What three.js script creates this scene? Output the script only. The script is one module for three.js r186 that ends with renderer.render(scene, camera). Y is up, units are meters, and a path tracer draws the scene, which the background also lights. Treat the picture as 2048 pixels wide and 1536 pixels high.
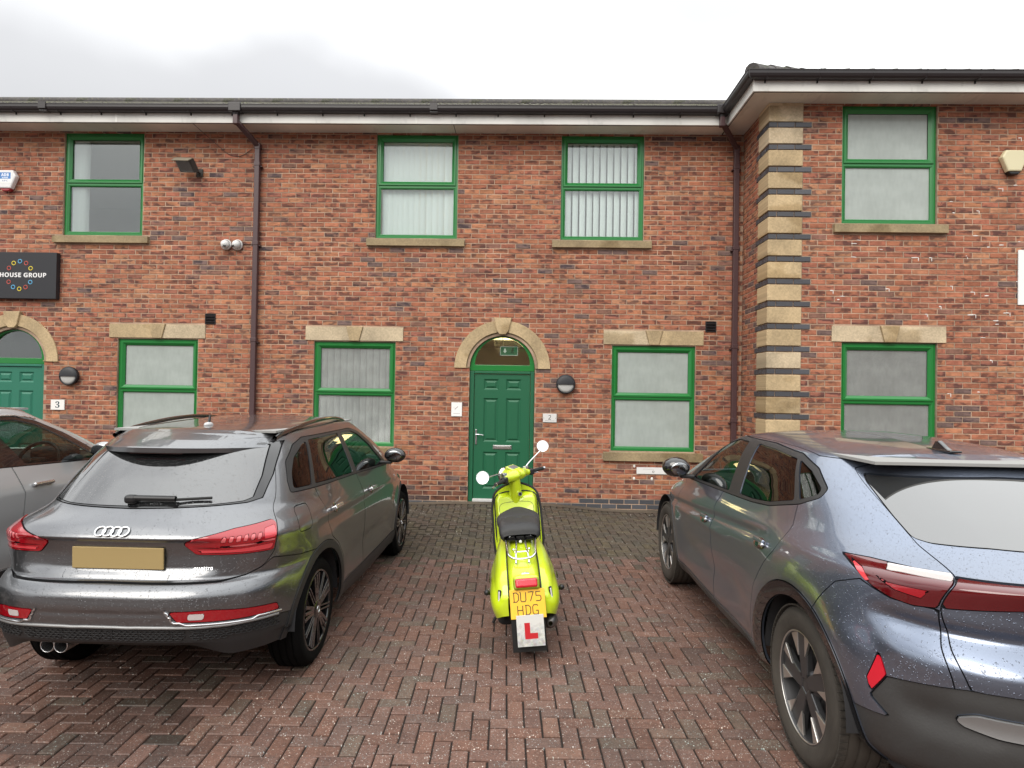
import * as THREE from 'three';
import { mergeGeometries } from 'three/addons/utils/BufferGeometryUtils.js';
import { RoundedBoxGeometry } from 'three/addons/geometries/RoundedBoxGeometry.js';
import { FontLoader } from 'three/addons/loaders/FontLoader.js';

// ---------- camera, sky, sun, exposure ----------
const scene = new THREE.Scene();
const camera = new THREE.PerspectiveCamera(64.48, 4 / 3, 0.05, 400);
{
  const yaw = 0.0254, pit = 0.0121, rol = 0.0162;
  const f0 = new THREE.Vector3(-Math.sin(yaw), 0, -Math.cos(yaw)), r0 = new THREE.Vector3(Math.cos(yaw), 0, -Math.sin(yaw)), u0 = new THREE.Vector3(0, 1, 0);
  const fw = f0.clone().multiplyScalar(Math.cos(pit)).addScaledVector(u0, Math.sin(pit));
  const up = u0.clone().multiplyScalar(Math.cos(pit)).addScaledVector(f0, -Math.sin(pit));
  const r = r0.clone().multiplyScalar(Math.cos(rol)).addScaledVector(up, Math.sin(rol));
  const u = up.clone().multiplyScalar(Math.cos(rol)).addScaledVector(r0, -Math.sin(rol));
  camera.position.set(0, 1.76, 9.19);
  camera.quaternion.setFromRotationMatrix(new THREE.Matrix4().makeBasis(r, u, fw.clone().negate()));
}
const renderer = new THREE.WebGLRenderer({ antialias: true });
renderer.toneMapping = THREE.LinearToneMapping;
renderer.toneMappingExposure = 1.42;
renderer.shadowMap.enabled = true;

// noise
function rng(seed) { let a = seed >>> 0; return () => { a = (a + 0x6D2B79F5) >>> 0; let t = a; t = Math.imul(t ^ (t >>> 15), t | 1); t ^= t + Math.imul(t ^ (t >>> 7), t | 61); return ((t ^ (t >>> 14)) >>> 0) / 4294967296; }; }
function hash3(x, y, s) { let h = Math.imul(x, 374761393) + Math.imul(y, 668265263) + Math.imul(s, 974634777); h = Math.imul(h ^ (h >>> 13), 1274126177); return ((h ^ (h >>> 16)) >>> 0) / 4294967296; }
const sm = (t) => t * t * (3 - 2 * t), clamp = (x, a = 0, b = 1) => Math.min(b, Math.max(a, x)), lerp = (a, b, t) => a + (b - a) * t, sstep = (a, b, x) => sm(clamp((x - a) / (b - a)));
function vnoise(x, y, s, px = 1 << 20, py = px) {
  const xi = Math.floor(x), yi = Math.floor(y), fx = sm(x - xi), fy = sm(y - yi), w = (a, p) => ((a % p) + p) % p;
  const a = hash3(w(xi, px), w(yi, py), s), b = hash3(w(xi + 1, px), w(yi, py), s), c = hash3(w(xi, px), w(yi + 1, py), s), d = hash3(w(xi + 1, px), w(yi + 1, py), s);
  return lerp(lerp(a, b, fx), lerp(c, d, fx), fy);
}
function fbm(x, y, s, oct, px, py = px) { let v = 0, a = 0.5, t = 0; for (let o = 0; o < oct; o++) { v += a * vnoise(x, y, s + o * 17, px, py); t += a; a *= 0.5; x *= 2; y *= 2; px *= 2; py *= 2; } return v / t; }
{ // overcast sky: brighter towards the zenith, soft cloud masses
  const w = 1024, h = 512, d = new Float32Array(w * h * 4);
  for (let j = 0; j < h; j++) {
    const el = (j + 0.5) / h * Math.PI - Math.PI / 2, se = Math.sin(el);
    for (let i = 0; i < w; i++) {
      const k = (j * w + i) * 4;
      if (se < 0) { d[k] = 0.16; d[k + 1] = 0.15; d[k + 2] = 0.145; d[k + 3] = 1; continue; }
      const az = i / w, ce = Math.cos(el);
      const q = 1 / (se + 0.25), cx = Math.cos(az * 6.28318), cz = Math.sin(az * 6.28318);
      const n = fbm(cx * ce * q * 1.7 + 9.3, cz * ce * q * 1.7 + 4.1, 5, 5, 4096), n2 = fbm(cx * ce * q * 0.8 + 2.7, cz * ce * q * 0.8 + 7.7, 91, 4, 4096);
      const ad = (az * 360 - 90 + 540) % 360 - 180, ed = el * 57.2958, inView = Math.abs(ad) < 75 ? 1 - sstep(50, 75, Math.abs(ad)) : 0; // degrees right of the view axis
      const wob = (n - 0.5) * 2.6 + (n2 - 0.5) * 1.2, bank = 1 - sstep(0.45, 1.35, Math.hypot((ad + 36) / 31, (ed - 20.5) / 7.5) + wob * 0.55), puff = 1 - sstep(0.4, 1.3, Math.hypot((ad - 20) / 12, (ed - 33.5) / 5) + wob * 0.5), thin = 1 - sstep(0.4, 1.3, Math.hypot((ad - 36) / 8, (ed - 29) / 4) + wob * 0.5);
      const cl = lerp(sstep(0.34, 0.6, n * 0.55 + n2 * 0.45), 1 - Math.max(bank, 0.85 * puff, 0.5 * thin) + 0.25 * (n - 0.5), inView);
      const base = 1.62 * (1 + 2 * se) / 3, v = base * lerp(0.58, 1.12, clamp(cl));
      d[k] = v * 0.985; d[k + 1] = v; d[k + 2] = v * lerp(1.035, 1.0, cl); d[k + 3] = 1;
    }
  }
  const t = new THREE.DataTexture(d, w, h, THREE.RGBAFormat, THREE.FloatType);
  t.mapping = THREE.EquirectangularReflectionMapping; t.magFilter = t.minFilter = THREE.LinearFilter; t.colorSpace = THREE.LinearSRGBColorSpace; t.needsUpdate = true;
  scene.background = t; scene.environment = t;
}
const sun = new THREE.DirectionalLight(0xfff8ee, 1.5);
sun.position.set(-9, 19, 22); sun.target.position.set(0, 0, 2); scene.add(sun, sun.target);
sun.castShadow = true; sun.shadow.radius = 80; sun.shadow.mapSize.set(2048, 2048);
Object.assign(sun.shadow.camera, { left: -16, right: 16, top: 16, bottom: -16, near: 1, far: 70 });

// ---------- helpers ----------
const taken = {};
function numbered(n) { const k = taken[n] = (taken[n] ?? -1) + 1; return k ? n + '_' + String(k).padStart(3, '0') : n; }
function mesh(name, geo, mat, parent) { const m = new THREE.Mesh(geo, mat); m.name = name; m.castShadow = m.receiveShadow = true; (parent || scene).add(m); if (!parent) m.name = numbered(name); return m; }
function grp(name, parent) { const g = new THREE.Group(); g.name = parent ? name : numbered(name); (parent || scene).add(g); return g; }
function tag(o, label, category, group) { o.userData.label = label; o.userData.category = category; if (group) o.userData.group = group; return o; }
const structure = (o) => { o.userData.kind = 'structure'; return o; };
const stuff = (o) => { o.userData.kind = 'stuff'; return o; };
const lin = (r, g, b) => new THREE.Color().setRGB(r, g, b);
const std = (c, rough = 0.7, o = {}) => new THREE.MeshStandardMaterial({ color: c, roughness: rough, ...o });
const phys = (c, rough, o = {}) => new THREE.MeshPhysicalMaterial({ color: c, roughness: rough, ...o });
// axis aligned box with small chamfers: x0..x1, y0..y1, z0..z1
function box(x0, x1, y0, y1, z0, z1, r = 0) {
  const w = x1 - x0, h = y1 - y0, d = z1 - z0;
  const g = r ? new RoundedBoxGeometry(w, h, d, 2, Math.min(r, w / 2.01, h / 2.01, d / 2.01)) : new THREE.BoxGeometry(w, h, d);
  return g.translate((x0 + x1) / 2, (y0 + y1) / 2, (z0 + z1) / 2);
}
const merge = (l) => mergeGeometries(l.map((g) => { const q = g.index ? g.toNonIndexed() : g; for (const k of Object.keys(q.attributes)) if (!['position', 'normal', 'uv'].includes(k)) q.deleteAttribute(k); if (!q.attributes.uv) q.setAttribute('uv', new THREE.BufferAttribute(new Float32Array(q.attributes.position.count * 2), 2)); return q; }));
function tube(pts, r, seg = 24, rad = 8, closed = false) { return new THREE.TubeGeometry(new THREE.CatmullRomCurve3(pts.map((p) => new THREE.Vector3(...p)), closed, 'centripetal'), seg, r, rad, closed); }
function bar(a, b, r, rad = 8) { const A = new THREE.Vector3(...a), B = new THREE.Vector3(...b), g = new THREE.CylinderGeometry(r, r, A.distanceTo(B), rad); g.translate(0, A.distanceTo(B) / 2, 0); g.applyQuaternion(new THREE.Quaternion().setFromUnitVectors(new THREE.Vector3(0, 1, 0), B.clone().sub(A).normalize())); return g.translate(...a); }
function extr(pts, z0, z1, bevel = 0, holes = []) {
  const s = new THREE.Shape(pts.map((p) => new THREE.Vector2(...p))); for (const h of holes) s.holes.push(new THREE.Path(h.map((p) => new THREE.Vector2(...p))));
  const g = new THREE.ExtrudeGeometry(s, { depth: z1 - z0 - 2 * bevel, bevelEnabled: bevel > 0, bevelThickness: bevel, bevelSize: bevel, bevelOffset: -bevel, bevelSegments: 2, curveSegments: 24 });
  return g.translate(0, 0, z0 + bevel);
}
// planar uv in metres
function uvXY(g, sx = 1, ox = 0, oy = 0, ax = 0, ay = 1) { const p = g.attributes.position, a = new Float32Array(p.count * 2); for (let i = 0; i < p.count; i++) { a[i * 2] = p.getComponent(i, ax) * sx + ox; a[i * 2 + 1] = p.getComponent(i, ay) * sx + oy; } g.setAttribute('uv', new THREE.BufferAttribute(a, 2)); return g; }
// profile swept round a rectangle with mitred corners; profile points [inset, z]
function mitre(x0, x1, y0, y1, prof) {
  const pos = [], c = (i, k) => { const [a, z] = prof[k]; return [[x0 + a, y0 + a, z], [x1 - a, y0 + a, z], [x1 - a, y1 - a, z], [x0 + a, y1 - a, z]][i]; };
  for (let i = 0; i < 4; i++) for (let k = 0; k + 1 < prof.length; k++) { const j = (i + 1) % 4, a = c(i, k), b = c(j, k), d = c(i, k + 1), e = c(j, k + 1); pos.push(...a, ...b, ...e, ...a, ...e, ...d); }
  const g = new THREE.BufferGeometry(); g.setAttribute('position', new THREE.Float32BufferAttribute(pos, 3)); g.computeVertexNormals(); return uvXY(g);
}
function dtex(w, h, fn, srgb = true, rx = 1, ry = rx) {
  const d = new Uint8Array(w * h * 4);
  for (let j = 0; j < h; j++) for (let i = 0; i < w; i++) { const c = fn(i / w, j / h, i, j), k = (j * w + i) * 4; for (let q = 0; q < 3; q++) d[k + q] = clamp(Math.round((Array.isArray(c) ? c[q] : c) * 255), 0, 255); d[k + 3] = 255; }
  const t = new THREE.DataTexture(d, w, h); t.wrapS = t.wrapT = THREE.RepeatWrapping; t.magFilter = THREE.LinearFilter; t.minFilter = THREE.LinearMipmapLinearFilter; t.generateMipmaps = true; t.repeat.set(rx, ry);
  if (srgb) t.colorSpace = THREE.SRGBColorSpace; t.needsUpdate = true; return t;
}
function ctex(w, h, draw) { const c = document.createElement('canvas'); c.width = w; c.height = h; const x = c.getContext('2d'); draw(x, w, h); const t = new THREE.CanvasTexture(c); t.colorSpace = THREE.SRGBColorSpace; return t; }
// collects many little solids into one geometry with vertex colours
class Bag {
  constructor() { this.p = []; this.n = []; this.u = []; this.c = []; }
  add(g, x, y, z, sx, sy, sz, col, du = 0, dv = 0, ry = 0) {
    const P = g.attributes.position.array, N = g.attributes.normal.array, U = g.attributes.uv.array, C = g.attributes.color?.array, cr = Math.cos(ry), sr = Math.sin(ry);
    for (let i = 0; i < P.length / 3; i++) {
      const a = P[i * 3] * sx, b = P[i * 3 + 1] * sy, e = P[i * 3 + 2] * sz;
      this.p.push(x + a * cr + e * sr, y + b, z - a * sr + e * cr);
      this.n.push(N[i * 3] * cr + N[i * 3 + 2] * sr, N[i * 3 + 1], -N[i * 3] * sr + N[i * 3 + 2] * cr);
      this.u.push(U[i * 2] + du, U[i * 2 + 1] + dv);
      this.c.push(col[0], col[1], col[2]);
    }
  }
  geo() { const g = new THREE.BufferGeometry(); for (const [k, a, s] of [['position', this.p, 3], ['normal', this.n, 3], ['uv', this.u, 2], ['color', this.c, 3]]) g.setAttribute(k, new THREE.Float32BufferAttribute(a, s)); return g; }
}
// a chamfered block, front towards +z, no back: l x h, depth d
function blockGeo(l, h, d, ch, jit, R) {
  const j = () => (R() - 0.5) * 2 * jit, q = [[-1, -1], [1, -1], [1, 1], [-1, 1]], pos = [];
  const off = q.map(() => [j(), j()]);
  const f = q.map(([a, b], i) => [a * (l / 2 - ch) + off[i][0], b * (h / 2 - ch) + off[i][1], j() * 0.5]);
  const e = q.map(([a, b], i) => [a * l / 2 + off[i][0], b * h / 2 + off[i][1], -ch * 1.2]);
  const k = q.map(([a, b], i) => [a * l / 2 + off[i][0], b * h / 2 + off[i][1], -d]);
  pos.push(...f[0], ...f[1], ...f[2], ...f[0], ...f[2], ...f[3]);
  for (let i = 0; i < 4; i++) { const n = (i + 1) % 4; for (const [A, B] of [[e, f], [k, e]]) pos.push(...A[i], ...A[n], ...B[n], ...A[i], ...B[n], ...B[i]); }
  const g = new THREE.BufferGeometry(); g.setAttribute('position', new THREE.Float32BufferAttribute(pos, 3)); g.computeVertexNormals(); uvXY(g); return g;
}
function colored(g, col, du = 0, dv = 0) { const q = g.clone(), n = q.attributes.position.count, a = new Float32Array(n * 3); for (let i = 0; i < n; i++) a.set(col, i * 3); q.setAttribute('color', new THREE.BufferAttribute(a, 3)); const u = q.attributes.uv; for (let i = 0; i < n; i++) u.setXY(i, u.getX(i) + du, u.getY(i) + dv); return q; }

// ---------- shared textures and materials ----------
const brickMap = dtex(512, 512, (u, v) => { // grain and dragged smears, tile 1.5 m
  const a = fbm(u * 10, v * 60, 3, 3, 10, 60), b = fbm(u * 40, v * 40, 8, 3, 40), s = sstep(0.52, 0.72, fbm(u * 14, v * 26, 21, 3, 14, 26));
  const k = 0.74 + 0.34 * a + 0.22 * (b - 0.5); return [k * lerp(1, 0.68, s), k * lerp(1, 0.69, s), k * lerp(1, 0.76, s)];
}, true, 0.667);
const brickBump = dtex(512, 512, (u, v) => 0.5 * fbm(u * 60, v * 120, 4, 3, 60, 120) + 0.5 * fbm(u * 14, v * 40, 9, 3, 14, 40), false, 0.667);
const mortarMap = dtex(512, 512, (u, v) => { const a = fbm(u * 6, v * 6, 33, 4, 6), b = fbm(u * 90, v * 90, 35, 2, 90); const k = 0.62 + 0.42 * a + 0.14 * (b - 0.5); return [k, k * 0.97, k * 0.94]; }, true, 0.4);
const stoneMap = dtex(512, 512, (u, v) => { const a = fbm(u * 5, v * 5, 41, 5, 5), b = fbm(u * 120, v * 120, 43, 2, 120), s = sstep(0.56, 0.74, fbm(u * 4, v * 7, 47, 4, 4, 7)); const k = 0.72 + 0.34 * a + 0.16 * (b - 0.5); return [k * lerp(1, 0.86, s), k * lerp(1, 0.84, s), k * lerp(1, 0.80, s)]; }, true, 0.5);
const grain = dtex(256, 256, (u, v) => 0.5 + 0.5 * (fbm(u * 60, v * 60, 51, 3, 60) - 0.5) * 2, false, 2.5);
const paleMap = dtex(512, 512, (u, v) => { const k = 0.86 + 0.16 * fbm(u * 5, v * 3, 61, 4, 5, 3) - 0.05 * sstep(0.62, 0.8, fbm(u * 24, v * 9, 67, 3, 24, 9)); return [k, k, k * 0.985]; }, true, 0.5);
const filmMap = dtex(256, 256, (u, v) => { const a = fbm(u * 9, v * 3, 201, 4, 9, 3), b = fbm(u * 4, v * 5, 207, 5, 4, 5), c = fbm(u * 40, v * 6, 209, 2, 40, 6); const k = 0.88 + 0.10 * b + 0.05 * (a - 0.5) + 0.05 * (c - 0.5); return [k, k, k]; });
const M = {
  brick: std(0xffffff, 0.88, { vertexColors: true, map: brickMap, bumpMap: brickBump, bumpScale: 0.004 }),
  mortar: std(lin(0.60, 0.455, 0.35), 0.95, { map: mortarMap }),
  stone: std(lin(0.63, 0.475, 0.275), 0.86, { map: stoneMap, bumpMap: grain, bumpScale: 0.0015 }),
  stonePale: std(lin(0.68, 0.55, 0.37), 0.86, { map: stoneMap, bumpMap: grain, bumpScale: 0.0015 }),
  stoneSill: std(lin(0.40, 0.305, 0.175), 0.86, { map: stoneMap, bumpMap: grain, bumpScale: 0.0015 }),
  green: phys(lin(0.012, 0.185, 0.035), 0.3, { clearcoat: 0.3, clearcoatRoughness: 0.15 }),
  doorGreen: phys(lin(0.012, 0.115, 0.052), 0.42, { bumpMap: grain, bumpScale: 0.0006 }),
  doorGreen2: phys(lin(0.022, 0.165, 0.105), 0.42, { bumpMap: grain, bumpScale: 0.0006 }),
  white: std(lin(0.86, 0.85, 0.83), 0.5, { map: paleMap }),
  soffit: std(lin(0.80, 0.76, 0.70), 0.7, { map: paleMap }),
  gutter: phys(lin(0.022, 0.017, 0.018), 0.36),
  pipe: phys(lin(0.075, 0.04, 0.042), 0.42),
  black: phys(lin(0.012, 0.012, 0.013), 0.4),
  rubber: std(lin(0.012, 0.012, 0.012), 0.75),
  dark: std(lin(0.02, 0.02, 0.022), 0.9),
  steel: phys(lin(0.55, 0.55, 0.55), 0.3, { metalness: 1 }),
  chrome: phys(lin(0.86, 0.87, 0.88), 0.08, { metalness: 1 }),
  glass: phys(lin(0.9, 0.94, 0.93), 0.0, { transmission: 1, thickness: 0, ior: 1.95 }),
  film: phys(lin(0.70, 0.77, 0.73), 0.45, { map: filmMap, transmission: 0.42, thickness: 0, clearcoat: 1, clearcoatRoughness: 0.02 }),
  filmThin: phys(lin(0.88, 0.91, 0.89), 0.12, { map: filmMap, transmission: 0.74, thickness: 0, clearcoat: 1, clearcoatRoughness: 0.02 }),
  fabric: std(lin(0.88, 0.88, 0.87), 0.85),
  plaster: std(lin(0.62, 0.6, 0.55), 0.9),
};
// ---------- the two ranges of the office building ----------
const BASE = 0.08, SOF = 5.59, ZF = 0.335, ZW = 1.0, XW = 3.19, C0 = 0.015, CH = 0.075;
const R1 = rng(11);
const brickVariants = [];
{
  const pal = [[0.52, 0.235, 0.125, 6], [0.495, 0.207, 0.11, 15], [0.465, 0.178, 0.098, 36], [0.42, 0.155, 0.087, 33], [0.365, 0.142, 0.087, 12], [0.28, 0.138, 0.10, 6], [0.205, 0.125, 0.11, 3]];
  for (const [r, g, b, w] of pal) for (let i = 0; i < Math.ceil(w / 3); i++) {
    const k = 0.9 + 0.22 * R1(), geo = blockGeo(0.2125, 0.0625, 0.07, 0.003, 0.0016, R1);
    const col = [r * k, g * k * (0.96 + 0.08 * R1()), b * k * (0.95 + 0.1 * R1())];
    brickVariants.push({ geo, col, du: R1() * 3, dv: R1() * 3, shared: colored(geo, col, R1() * 3, R1() * 3) });
  }
}
const blueVariants = [];
for (let i = 0; i < 5; i++) { const geo = blockGeo(0.214, 0.064, 0.07, 0.003, 0.001, R1), k = 0.8 + 0.5 * R1(), col = [0.072 * k, 0.074 * k, 0.084 * k]; blueVariants.push({ geo, col, shared: colored(geo, col, R1(), R1()), du: 0, dv: 0 }); }
const blueMat = std(0xffffff, 0.45, { vertexColors: true, bumpMap: brickBump, bumpScale: 0.0015 });

// lay courses on a wall running along x (or along z when side is set); blocked(y0, y1) gives intervals to leave out
function layBricks(x0, x1, n0, n1, blocked, blueTest, put) {
  for (let n = n0; n < n1; n++) {
    const y0 = C0 + n * CH, y1 = y0 + CH;
    let free = [[x0, x1]];
    for (const [a, b] of blocked(y0 + 0.012, y1 - 0.012)) free = free.flatMap(([p, q]) => (b <= p || a >= q) ? [[p, q]] : [[p, a], [b, q]].filter(([u, v]) => v - u > 0.035));
    const ph = -0.0998 + (((n % 2) + 2) % 2 ? 0.1125 : 0);
    for (let i = Math.floor((x0 - ph) / 0.225) - 1; ph + i * 0.225 < x1; i++) {
      const a0 = ph + i * 0.225 + 0.005 + (R1() - 0.5) * 0.005, b0 = ph + (i + 1) * 0.225 - 0.005;
      for (const [p, q] of free) { const a = Math.max(a0, p + (a0 < p ? 0.002 : 0)), b = Math.min(b0, q); if (b - a > 0.03) put(a, b, (y0 + y1) / 2, n, blueTest((a + b) / 2, n)); }
    }
  }
}
function brickSet(list, wall, toWorld, ry, score) {
  const bag = new Bag(), blueBag = new Bag();
  list.forEach((b) => { b.s = score(b); });
  const order = list.filter((b) => b.s < 1e3).sort((a, b) => a.s - b.s).slice(0, 300), big = new Set(order);
  for (const b of list) {
    const vs = b.blue ? blueVariants : brickVariants, v = vs[Math.floor(clamp(b.r + (b.blue ? 0 : (fbm(b.x * 0.9, b.y * 1.3, 301, 3, 4096) - 0.5) * 0.5), 0, 0.9999) * vs.length)], [x, y, z] = toWorld(b), sx = b.l / 0.214;
    if (big.has(b)) { const m = mesh(b.blue ? 'engineering_brick' : 'brick', v.shared, b.blue ? blueMat : M.brick, wall); m.position.set(x, y, z); m.scale.x = sx; m.rotation.y = ry; }
    else (b.blue ? blueBag : bag).add(v.geo, x, y, z, sx, 1, 1, !b.blue && b.damp ? v.col.map((q) => q * b.damp) : v.col, (b.r * 7919) % 3, (b.r * 104729) % 3, ry);
  }
  if (bag.p.length) stuff(mesh('brickwork', bag.geo(), M.brick, wall));
  if (blueBag.p.length) stuff(mesh('plinth_brickwork', blueBag.geo(), blueMat, wall));
}
const rect = (x0, x1, y0, y1) => [[x0, y0], [x1, y0], [x1, y1], [x0, y1]];
const WW = 1.248;
const upWin = [-7.2116, -2.3556, 0.4615], loWin = [-6.3027, -3.2607, 1.264], doors = [-7.945, -0.386];
const UY = [3.9826, 5.5711], LY = [0.8115, 2.3985];

const range = grp('office_building'); range.position.y = BASE; tag(range, 'long two-storey red brick office range with round-arched green doors', 'building');
const wing = grp('office_building'); wing.position.y = BASE; tag(wing, 'projecting brick wing with banded sandstone corner at the right', 'building');

function archPts(cx, cy, r, a0, a1, n) { return Array.from({ length: n + 1 }, (_, i) => { const a = lerp(a0, a1, i / n); return [cx + r * Math.cos(a), cy + r * Math.sin(a)]; }); }
{ // main wall
  const holes = [];
  for (const x of upWin) holes.push(rect(x, x + WW, UY[0], UY[1]));
  for (const x of loWin) holes.push(rect(x, x + WW, LY[0], LY[1]));
  for (const c of doors) holes.push([[c - 0.495, -0.06], [c + 0.495, -0.06], ...archPts(c, 2.024, 0.495, 0, Math.PI, 20)]);
  const wall = mesh('wall', uvXY(extr(rect(-11.5, XW + 0.2, -0.3, SOF + 0.05), -0.22, -0.0045, 0, holes)), M.mortar, range);
  const list = [];
  const grow = 0.004;
  layBricks(-11.4, XW, -2, 75, (y0, y1) => {
    const r = [], ym = (y0 + y1) / 2, cut = (a, b, c, d) => { if (ym > c && ym < d) r.push([a, b]); };
    for (const x of upWin) { cut(x - grow, x + WW + grow, UY[0] - 0.02, SOF); cut(x - 0.125, x + WW + 0.125, 3.857, 3.975); }
    for (const x of loWin) { cut(x - grow, x + WW + grow, LY[0] - 0.02, LY[1] + 0.03); cut(x - 0.12, x + WW + 0.12, 0.665, 0.79); cut(x - 0.13, x + WW + 0.115, 2.41, 2.62); }
    for (const c of doors) { cut(c - 0.496, c + 0.496, -0.2, 2.03); if (ym > 2.03 && ym < 2.73) { const h = Math.sqrt(Math.max(0, 0.70 ** 2 - (Math.max(0, y1 - 2.024)) ** 2)); if (h > 0.02) r.push([c - h, c + h]); } cut(c - 0.13, c + 0.13, 2.6, 2.785); }
    return r;
  }, (x, n) => n < 0 || (n === 0 && (x > 0.82 || x < -8.8)), (a, b, y, n, blue) => list.push({ x: (a + b) / 2, l: b - a, y, n, blue, r: R1(), damp: y < 0.36 && a > -2.6 && b < -0.85 ? lerp(0.42, 0.8, clamp(y / 0.36 + 0.4 * (R1() - 0.5))) : 0 }));
  brickSet(list, wall, (b) => [b.x, b.y, (b.r - 0.5) * 0.003], 0, (b) => (b.x < -1.7 && b.y < 1.2) || (b.x > 2.1 && b.y < 1.1) || b.y < 0.4 || b.x < -6 ? 1e4 : Math.hypot(b.x - 0.2, b.y - 1.6));
}
{ // wing walls, front and return
  const wx = [4.149], U2 = [3.99, 5.575], L2 = [0.82, 2.405];
  const holes = [rect(4.149, 4.149 + WW, ...U2), rect(4.165, 4.165 + WW, ...L2)];
  const wall = mesh('wall', uvXY(extr(rect(XW + 0.007, 11.5, -0.3, SOF + 0.05), ZW - 0.22, ZW - 0.0045, 0, holes)), M.mortar, wing);
  const side = mesh('side_wall', uvXY(box(XW + 0.0045, XW + 0.2, -0.3, SOF + 0.05, -0.006, ZW - 0.225), 1, 0, 0, 2, 1), M.mortar, wing);
  const isBlue = (n) => ((n - 70) % 4 + 4) % 4 === 0 && n >= 2 && n <= 70;
  const list = [], list2 = [];
  layBricks(XW, 11.4, -2, 75, (y0, y1) => {
    const r = [], ym = (y0 + y1) / 2, cut = (a, b, c, d) => { if (ym > c && ym < d) r.push([a, b]); };
    cut(4.145, 4.149 + WW + 0.004, U2[0] - 0.02, SOF); cut(4.03, 5.52, 3.857, 3.98); cut(4.161, 4.165 + WW + 0.004, L2[0] - 0.02, L2[1] + 0.02); cut(4.04, 5.52, 0.67, 0.8); cut(4.045, 5.51, 2.41, 2.62);
    cut(XW - 1, XW + (isBlue(Math.round((ym - C0) / CH - 0.5)) ? 0.565 : 0.44), -1, 9);
    return r;
  }, (x, n) => n < 1, (a, b, y, n, blue) => list.push({ x: (a + b) / 2, l: b - a, y, n, blue, r: R1() }));
  layBricks(0.0, ZW, -2, 75, (y0, y1) => { const n = Math.round(((y0 + y1) / 2 - C0) / CH - 0.5); return [[isBlue(n) ? 0.55 : 0.66, 2]]; }, (x, n) => n < 1, (a, b, y, n, blue) => list2.push({ x: (a + b) / 2, l: b - a, y, n, blue, r: R1() }));
  brickSet(list, wall, (b) => [b.x, b.y, ZW + (b.r - 0.5) * 0.004], 0, (b) => b.y < 1.3 || b.x > 6.4 ? 1e4 : Math.hypot(b.x - 4.4, b.y - 2.6));
  brickSet(list2, side, (b) => [XW + (b.r - 0.5) * 0.004, b.y, b.x], -Math.PI / 2, (b) => b.y < 1.2 ? 1e4 : b.y);
  // quoins: stone blocks and blue brick bands alternating up the corner
  const q = grp('corner_quoins', wing), sg = [];
  for (let n = -2; n <= 74; n++) {
    const y0 = C0 + n * CH;
    if (isBlue(n)) {
      for (const [a, b] of [[0, 0.105], [0.115, 0.335], [0.345, 0.562]]) { const v = blueVariants[Math.floor(R1() * 5)], m = mesh('band_brick', v.shared, blueMat, q); m.position.set(XW + (a + b) / 2 - 0.012, y0 + 0.0375, ZW + 0.012); m.scale.x = (b - a) / 0.214; }
      for (const [a, b] of [[0.025, 0.125], [0.135, 0.235], [0.245, 0.345], [0.355, 0.45]]) { const v = blueVariants[Math.floor(R1() * 5)], m = mesh('band_brick', v.shared, blueMat, q); m.position.set(XW - 0.012, y0 + 0.0375, ZW - (a + b) / 2 + 0.012); m.scale.x = (b - a) / 0.214; m.rotation.y = -Math.PI / 2; }
    } else if (isBlue(n - 1) || n === -2) {
      const top = n === -2 ? C0 + 2 * CH - 0.005 : Math.min(C0 + (n + 3) * CH - 0.005, SOF);
      const g = box(XW - 0.022, XW + 0.43, y0 + 0.006, top - 0.003, ZW - 0.34, ZW + 0.022, 0.008); const o = R1() * 3; uvXY(g, 1, o, o);
      mesh('quoin_stone', g, n > 66 || R1() < 0.12 ? M.stonePale : M.stone, q);
    }
  }
  { const g = box(XW - 0.021, XW + 0.43, C0 + 71 * CH, SOF, ZW - 0.34, ZW + 0.021, 0.004); mesh('quoin_stone', uvXY(g), M.stonePale, q); }
  mesh('quoin_core', box(XW + 0.002, XW + 0.55, -0.25, SOF, ZW - 0.44, ZW - 0.002), M.mortar, q);
}
// ---- windows ----
function windowUnit(parent, x, y0, y1, z, pane, label) {
  const w = grp('window', parent), t = lerp(y0, y1, 0.508); if (label) w.userData.label = label;
  const zf = z - 0.035, x1 = x + WW;
  mesh('frame', mitre(x + 0.003, x1 - 0.003, y0 + 0.003, y1 - 0.002, [[0, zf - 0.07], [0, zf], [0.036, zf], [0.042, zf - 0.006], [0.056, zf - 0.016], [0.056, zf - 0.06]]), M.green, w);
  mesh('transom', uvXY(extr([[x + 0.04, t - 0.03], [x1 - 0.04, t - 0.03], [x1 - 0.04, t + 0.018], [x + 0.04, t + 0.018]], zf - 0.06, zf - 0.0035, 0.004)), M.green, w);
  mesh('sash', mitre(x + 0.030, x1 - 0.030, t + 0.006, y1 - 0.032, [[0, zf - 0.05], [0, zf + 0.004], [0.008, zf + 0.012], [0.03, zf + 0.012], [0.052, zf - 0.004], [0.066, zf - 0.014], [0.066, zf - 0.06]]), M.green, w);
  mesh('glazing_bead', mitre(x + 0.054, x1 - 0.054, y0 + 0.054, t - 0.028, [[0, zf - 0.03], [0, zf - 0.008], [0.012, zf - 0.014], [0.014, zf - 0.04]]), M.green, w);
  mesh('gasket', mitre(x + 0.0935, x1 - 0.0935, t + 0.0695, y1 - 0.0955, [[0, zf - 0.02], [0.004, zf - 0.020], [0.004, zf - 0.03]]), M.rubber, w);
  mesh('pane', box(x + 0.09, x1 - 0.09, t + 0.06, y1 - 0.09, zf - 0.031, zf - 0.029), pane, w);
  mesh('pane', box(x + 0.05, x1 - 0.05, y0 + 0.05, t - 0.02, zf - 0.034, zf - 0.032), pane, w);
  return w;
}
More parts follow.
